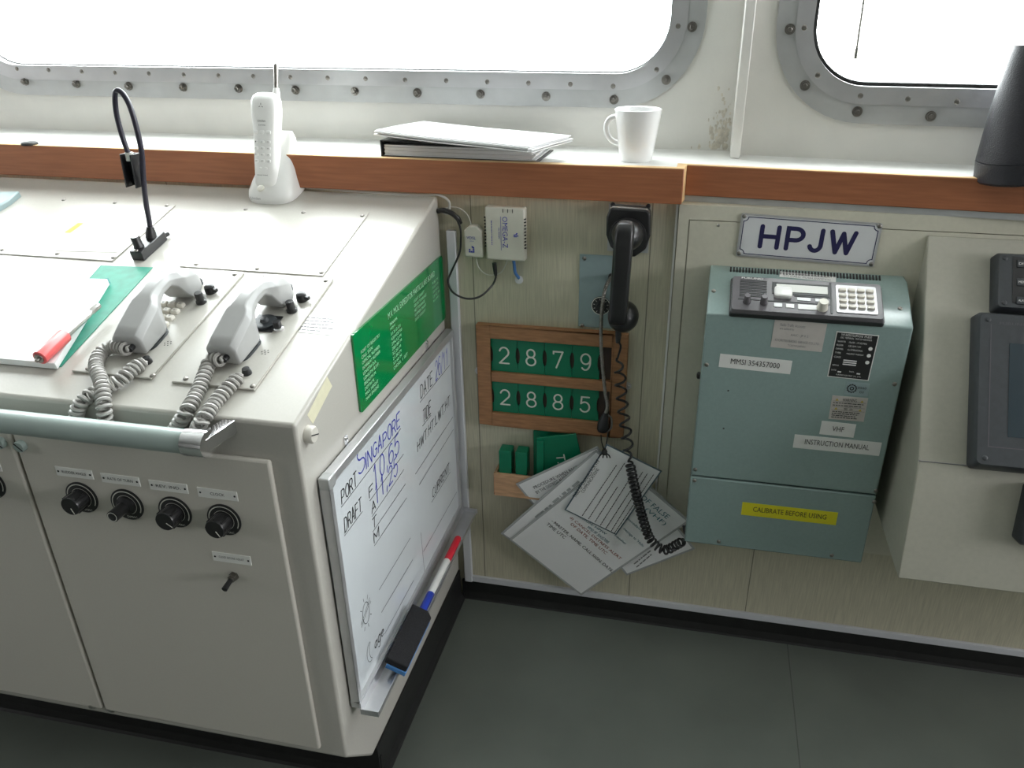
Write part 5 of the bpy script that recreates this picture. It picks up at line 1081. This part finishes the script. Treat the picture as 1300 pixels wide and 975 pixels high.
MB().loft([se(fR, .030, .024, 0, 20, 6, rw * .345, rh * .55), se(fR, .030, .024, .006, 20, 6, rw * .345, rh * .55), se(fR, .026, .02, .008, 20, 6, rw * .345, rh * .55)]).build('lens_block', 'plastwhite', RH, True)
m = MB(); m.box(fR, rw * .42, rw * .66, rh * .49, rh * .515, 0, .0008); m.box(fR, rw * .04, rw * .66, rh * .30, rh * .325, 0, .0008); m.box(fR, rw * .66, rw * .672, .004, rh * .95, 0, .0012); m.build('panel_lines', 'radiodark', RH)
for a, b, c_, d_, mm in ((.285, .34, .14, .25, 'alu_d'), (.365, .42, .14, .25, 'plastwhite'), (.445, .57, .12, .26, 'plastwhite'), (.44, .53, .37, .46, 'alu_d'), (.56, .64, .37, .46, 'alu_d')): MB().box(fR, rw * a, rw * b, rh * c_, rh * d_, 0, .0012).build('function_button', mm, RH, bevel=.0003, bseg=1)
for x, y, r in ((.10, .24, .0062), (.215, .24, .0062), (.605, .20, .009)):
    f = fR.moved(rw * x, rh * y); MB().lathe(f.o, VTOPN, [(r * 1.08, 0), (r * 1.05, .003), (r * .95, .004), (r * .88, .016), (r * .8, .017), (.0001, .017)], 22).build('rotary_knob', 'radio' if r < .007 else 'modem', RH, True)
kx0, kx1, ky0, ky1 = rw * .70, rw * .965, rh * .10, rh * .90
MB().prism([fR(*p, 0) for p in rr(kx0, kx1, ky0, ky1, .003, 3)], VTOPN * .0016).build('keypad_panel', 'alu', RH)
RK = proto(MB().loft([se(ZUP, .0128, .0072, 0, 18, 4), se(ZUP, .0128, .0072, .003, 18, 4), se(ZUP, .011, .0058, .004, 18, 4)]), 'key')
for r in range(4):
    for c_ in range(4): inst(RK, 'key', RH, fR.mat(kx0 + (kx1 - kx0) * (.16 + .227 * c_), ky0 + (ky1 - ky0) * (.2 + .2 * r), .0016))
# bits at the back corner of the box
MB().lathe(V((VX0 - .0005, VY + .04, VHF.at((886, 488)).z)), (-1, 0, 0), [(.007, -.001), (.007, .004), (.004, .006), (.0001, .006)], 16).build('side_gland', 'black', root, True)
o = MB().tube([V((VX0 - .002, -.112, VZB + .02)), V((VX0 + .004, -.118, VZB + .004)), V((VX0 + .022, -.122, VZB - .005))], .005, 10, 6).build('cord_gland', 'black', root, True)

# ------------------------------------------------------------------ right-hand console with displays
root = thing('instrument_console', 'cream sloping instrument cabinet on the wall at the right', 'cabinet', (1.4, -.012, .43))
zm = .646; ymid = -.2484; yb = -.286; zb2 = .4303
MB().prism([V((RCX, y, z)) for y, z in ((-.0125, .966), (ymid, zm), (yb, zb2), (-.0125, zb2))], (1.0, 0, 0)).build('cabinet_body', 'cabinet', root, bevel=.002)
MB().box(ZUP, RCX - .0002, RCX + 1.0, ymid - .0006, ymid + .004, zm - .0008, zm + .0008).build('joint_line', 'inkgrey', root)
fR2 = Frame(RC.p, (1, 0, 0), RCN)
def rl(q, off=0): return fR2.loc(RC.at(q, off))
def slab(root, name, x0, x1, y0, y1, th, mm, r=.006):
    return MB().loft([[fR2(*p, c) for p in rr(x0 - e, x1 + e, y0 - e, y1 + e, r, 5)] for c, e in ((0, .001), (th * .75, .0), (th, -.004))]).build(name, mm, root, True)
A = rl((1265, 321), .02); B = rl((1261, 393), .02)
root = thing('control_unit', 'small dark grey button unit above the dark monitor', 'instrument', fR2(A[0] + .06, (A[1] + B[1]) / 2))
xa = (A[0] + B[0]) / 2
slab(root, 'case', xa, xa + .14, B[1], A[1], .026, 'dark')
fu = fR2.moved(0, 0, .026)
pa_ = rl((1286, 328), .026)[0]
MB().box(fu, pa_, xa + .13, B[1] + .012, A[1] - .008, -.001, .0006).build('button_panel', 'black', root)
for i in range(3):
    y = A[1] - .02 - (A[1] - B[1] - .036) * i / 2; o = MB().box(fu, pa_ + .006, pa_ + .026, y - .0065, y + .0065, .0006, .0022).build('button', 'dark', root, bevel=.001)
    s = MB(); text_into(s, fu, ('DISP', 'MENU', 'ALARM')[i], pa_ + .0085, y - .002, .014, .004, .0026); s.build('lettering', 'label', root).parent = o
for y in (A[1] - .011, B[1] + .011): screw(root, fu, SCREW_D, xa + .013, y, 0)
A = rl((1239.5, 397), .02); B = rl((1232, 592), .02); xa = (A[0] + B[0]) / 2
root = thing('dark_monitor', 'dark grey display monitor on the sloping cream cabinet', 'monitor', fR2(xa + .15, (A[1] + B[1]) / 2))
slab(root, 'case', xa, xa + .36, B[1], A[1], .032, 'dark', .008); fu = fR2.moved(0, 0, .032)
scA = rl((1281, 436), .03); scB = rl((1279, 555), .03); bz = rl((1254, 567), .03)
m = MB(); m.stroke(fu, [[(bz[0], scA[1] + .03), (bz[0], bz[1]), (xa + .34, bz[1])]], .0014, .0005, 0); m.build('bezel_line', 'radio', root)
MB().box(fu, scA[0], xa + .32, scB[1], scA[1], -.0005, .0006).build('screen', 'screen', root)
s = MB(); p = rl((1269, 412), .032); text_into(s, fu, 'FURUNO', p[0], p[1], .042, .0045, .0006); s.build('lettering', 'radio', root)
for y in (A[1] - .014, B[1] + .014): screw(root, fu, SCREW_D, xa + .016, y, 0)
LOWP = Plane((0, yb, zb2), V((0, -(zm - zb2), -(yb - ymid) * -1)).normalized()); LN = V((0, -(zm - zb2), -(ymid - yb))).normalized(); LN = V((0, -(zm - zb2), (ymid - yb) * 1.0)).normalized()
LOWP = Plane((0, yb, zb2), LN); fL = Frame(LOWP.p, (1, 0, 0), LN)
A = fL.loc(LOWP.at((1299, 632), .02)); B = fL.loc(LOWP.at((1290, 690), .02))
o = MB().loft([[fL(*p, c) for p in rr(B[0] - e, B[0] + .13 + e, B[1] - e, A[1] + .02 + e, .008, 4)] for c, e in ((0, .001), (.024, 0), (.03, -.004))]).build('keyboard_unit', 'dark', None, True); tag(o, 'dark control box at the right edge below the monitor', 'instrument')

# ------------------------------------------------------------------ on the ledge
mb_ = LEDGEP.at((807, 203)); hm = Plane(mb_, (0, -1, 0)).at((807, 137)).z - LEDGE; sc_px = (Plane(mb_, (0, -1, 0)).at((838, 145)) - Plane(mb_, (0, -1, 0)).at((778, 145))).length / 2; rb_ = sc_px * .70
root = thing('mug', 'tapered white ceramic mug on the window ledge', 'mug', mb_); z0 = V((mb_.x, mb_.y, LEDGE - .001)); rt = sc_px; hm = hm * 1.0
MB().lathe(z0, (0, 0, 1), [(.0001, 0), (rb_ * .92, 0), (rb_, .003), (rb_ + (rt - rb_) * .35, hm * .35), (rt * .985, hm * .94), (rt, hm - .001), (rt - .0012, hm), (rt - .003, hm - .001), (rt - .0045, hm * .9), (rb_ - .002, .012), (.0001, .008)], 44, caps=False).build('mug_body', 'ceramic', root, True)
hx = z0 + V((0, 0, 0)); hd = []
for a in range(0, 9):
    t = a / 8 * PI; hd.append(z0 + V((-(rt * .93 - .004 - (1 - math.cos(t)) * .5 * (rt - rb_) * .55) - math.sin(t) ** .8 * .024, -.006, hm * .84 - (1 - math.cos(t)) / 2 * hm * .50)))
MB().tube(hd, .0052, 10, 5).build('handle', 'ceramic', root, True)
# binder and documents
bA, bB, bC, bD = [LEDGEP.at(q) for q in ((484, 198), (683, 206), (712, 183), (530, 174))]
fb = Frame((bA.x, bA.y, LEDGE - .001), bB - bA, (0, 0, 1)); bw = (bB - bA).length; bd_ = .135
root = thing('ring_binder', 'black document binder lying under loose papers on the ledge', 'binder', fb(bw / 2, bd_ / 2))
MB().box(fb, 0, bw, 0, bd_, 0, .0022).build('bottom_cover', 'black', root); MB().prism([fb(0, 0, .0285), fb(bw * .72, 0, .0275), fb(bw, .0, .0225), fb(bw, bd_, .0225), fb(bw * .72, bd_, .0275), fb(0, bd_, .0285)], (0, 0, .002)).build('top_cover', 'black', root)
MB().box(fb, 0, .003, 0, bd_, .0022, .0285).build('spine', 'black', root)
pgs = MB()
for i in range(9): pgs.box(fb, .006, bw - .006 - .002 * ((i * 7) % 4), .003 + .0015 * ((i * 5) % 3), bd_ - .004, .0024 + i * .0022, .0024 + i * .0022 + .0019)
pgs.build('pages', 'paper', root)
root = thing('document_stack', 'stack of loose white printed documents on the black binder', 'papers', fb(bw / 2, bd_ / 2, .03))
P1 = Plane((0, 0, LEDGE + .034), (0, 0, 1)); q = [P1.at(p) for p in ((477, 173), (672, 192), (703, 163), (537, 152))]
fd = Frame(q[0], q[1] - q[0], (0, 0, 1)); dw = (q[1] - q[0]).length; dd = .15
for k in range(6):
    sh = random.Random(k).uniform(-.004, .004); nx = 14; rg_ = []
    for i in range(nx + 1):
        a = dw * i / nx; s_ = i / nx; z = -.0025 + k * .0019 + .010 * max(0, .45 - s_) ** 1.3 - .004 * max(0, s_ - .75) * (1 if k < 9 else 0)
        a2 = a + sh; rg_.append([fd(a2, sh, z), fd(a2, dd * .5 + sh, z + .0006), fd(a2, dd + sh, z), fd(a2, dd + sh, z + .0015), fd(a2, dd * .5 + sh, z + .0021), fd(a2, sh, z + .0015)])
    MB().loft(rg_).build('sheet_bundle', 'paper', root, True)
s = MB(); lines_block(s, fd, dw * .32, dw * .9, dd * .75, dd * .70, 1, .0022, .0093, 6, .1); lines_block(s, fd, dw * .5, dw * .85, dd * .62, dd * .56, 1, .0022, .0093, 8, .1); s.build('lettering', 'inkgrey', root)
p = LEDGEP.at((38, 184)); o = MB().lathe(p, (0, 0, 1), [(.016, 0), (.016, .004), (.014, .006), (.0001, .006)], 24).build('lens_cap', 'blackmatt', smooth=True); tag(o, 'small black cap lying at the far left of the ledge', 'cap')
# binoculars standing on end at the right
p = LEDGEP.at((1294, 229)); r0 = (LEDGEP.at((1294, 229)) - LEDGEP.at((1238, 226))).length * .98
BPz = Plane(p, (0, -1, 0)); tpz = BPz.at((1314, 55)); 
root = thing('binoculars', 'black binoculars standing on end at the right of the ledge', 'binoculars', p)
axb = (tpz - V((p.x, p.y, LEDGE))); Lb_ = axb.length; axb.normalize()
for dx in (0, .135):
    o0 = V((p.x + dx, p.y + .012, LEDGE + .0))
    b = MB().lathe(o0, axb if dx == 0 else V((-axb.x, 0, axb.z)), [(r0 * .94, 0), (r0, .004), (r0 * .99, .034), (r0 * .965, .0345), (r0 * .965, .036), (r0 * .985, .0365), (r0 * .80, Lb_ * .5), (r0 * .50, Lb_ * .90), (r0 * .40, Lb_), (.0001, Lb_)], 36).build('barrel', 'leather', root, True)
tt = V((p.x, p.y + .012, LEDGE)) + axb * Lb_
MB().box(ZUP, tt.x - .004, tt.x + .135 - axb.x * Lb_ * 2 + .004, tt.y - .014, tt.y + .014, tt.z - .03, tt.z + .02).build('bridge', 'leather', root, bevel=.004)

# outside: window wiper arm seen through the right window
wy_ = Plane(WIN2.p + V((0, .07, 0)), WIN2.n); a = wy_.at((1086, 73)); b = wy_.at((1101, -30)); d = b - a
root = thing('window_wiper', 'thin dark wiper arm outside the right window', 'wiper', a)
MB().cyl(a, a + d * 3.6, .0026, seg=10).build('arm', 'bolt', root, True); MB().cyl(a - d * .02, a + d * .12, .0042, seg=10).build('arm_tip', 'bolt', root, True)
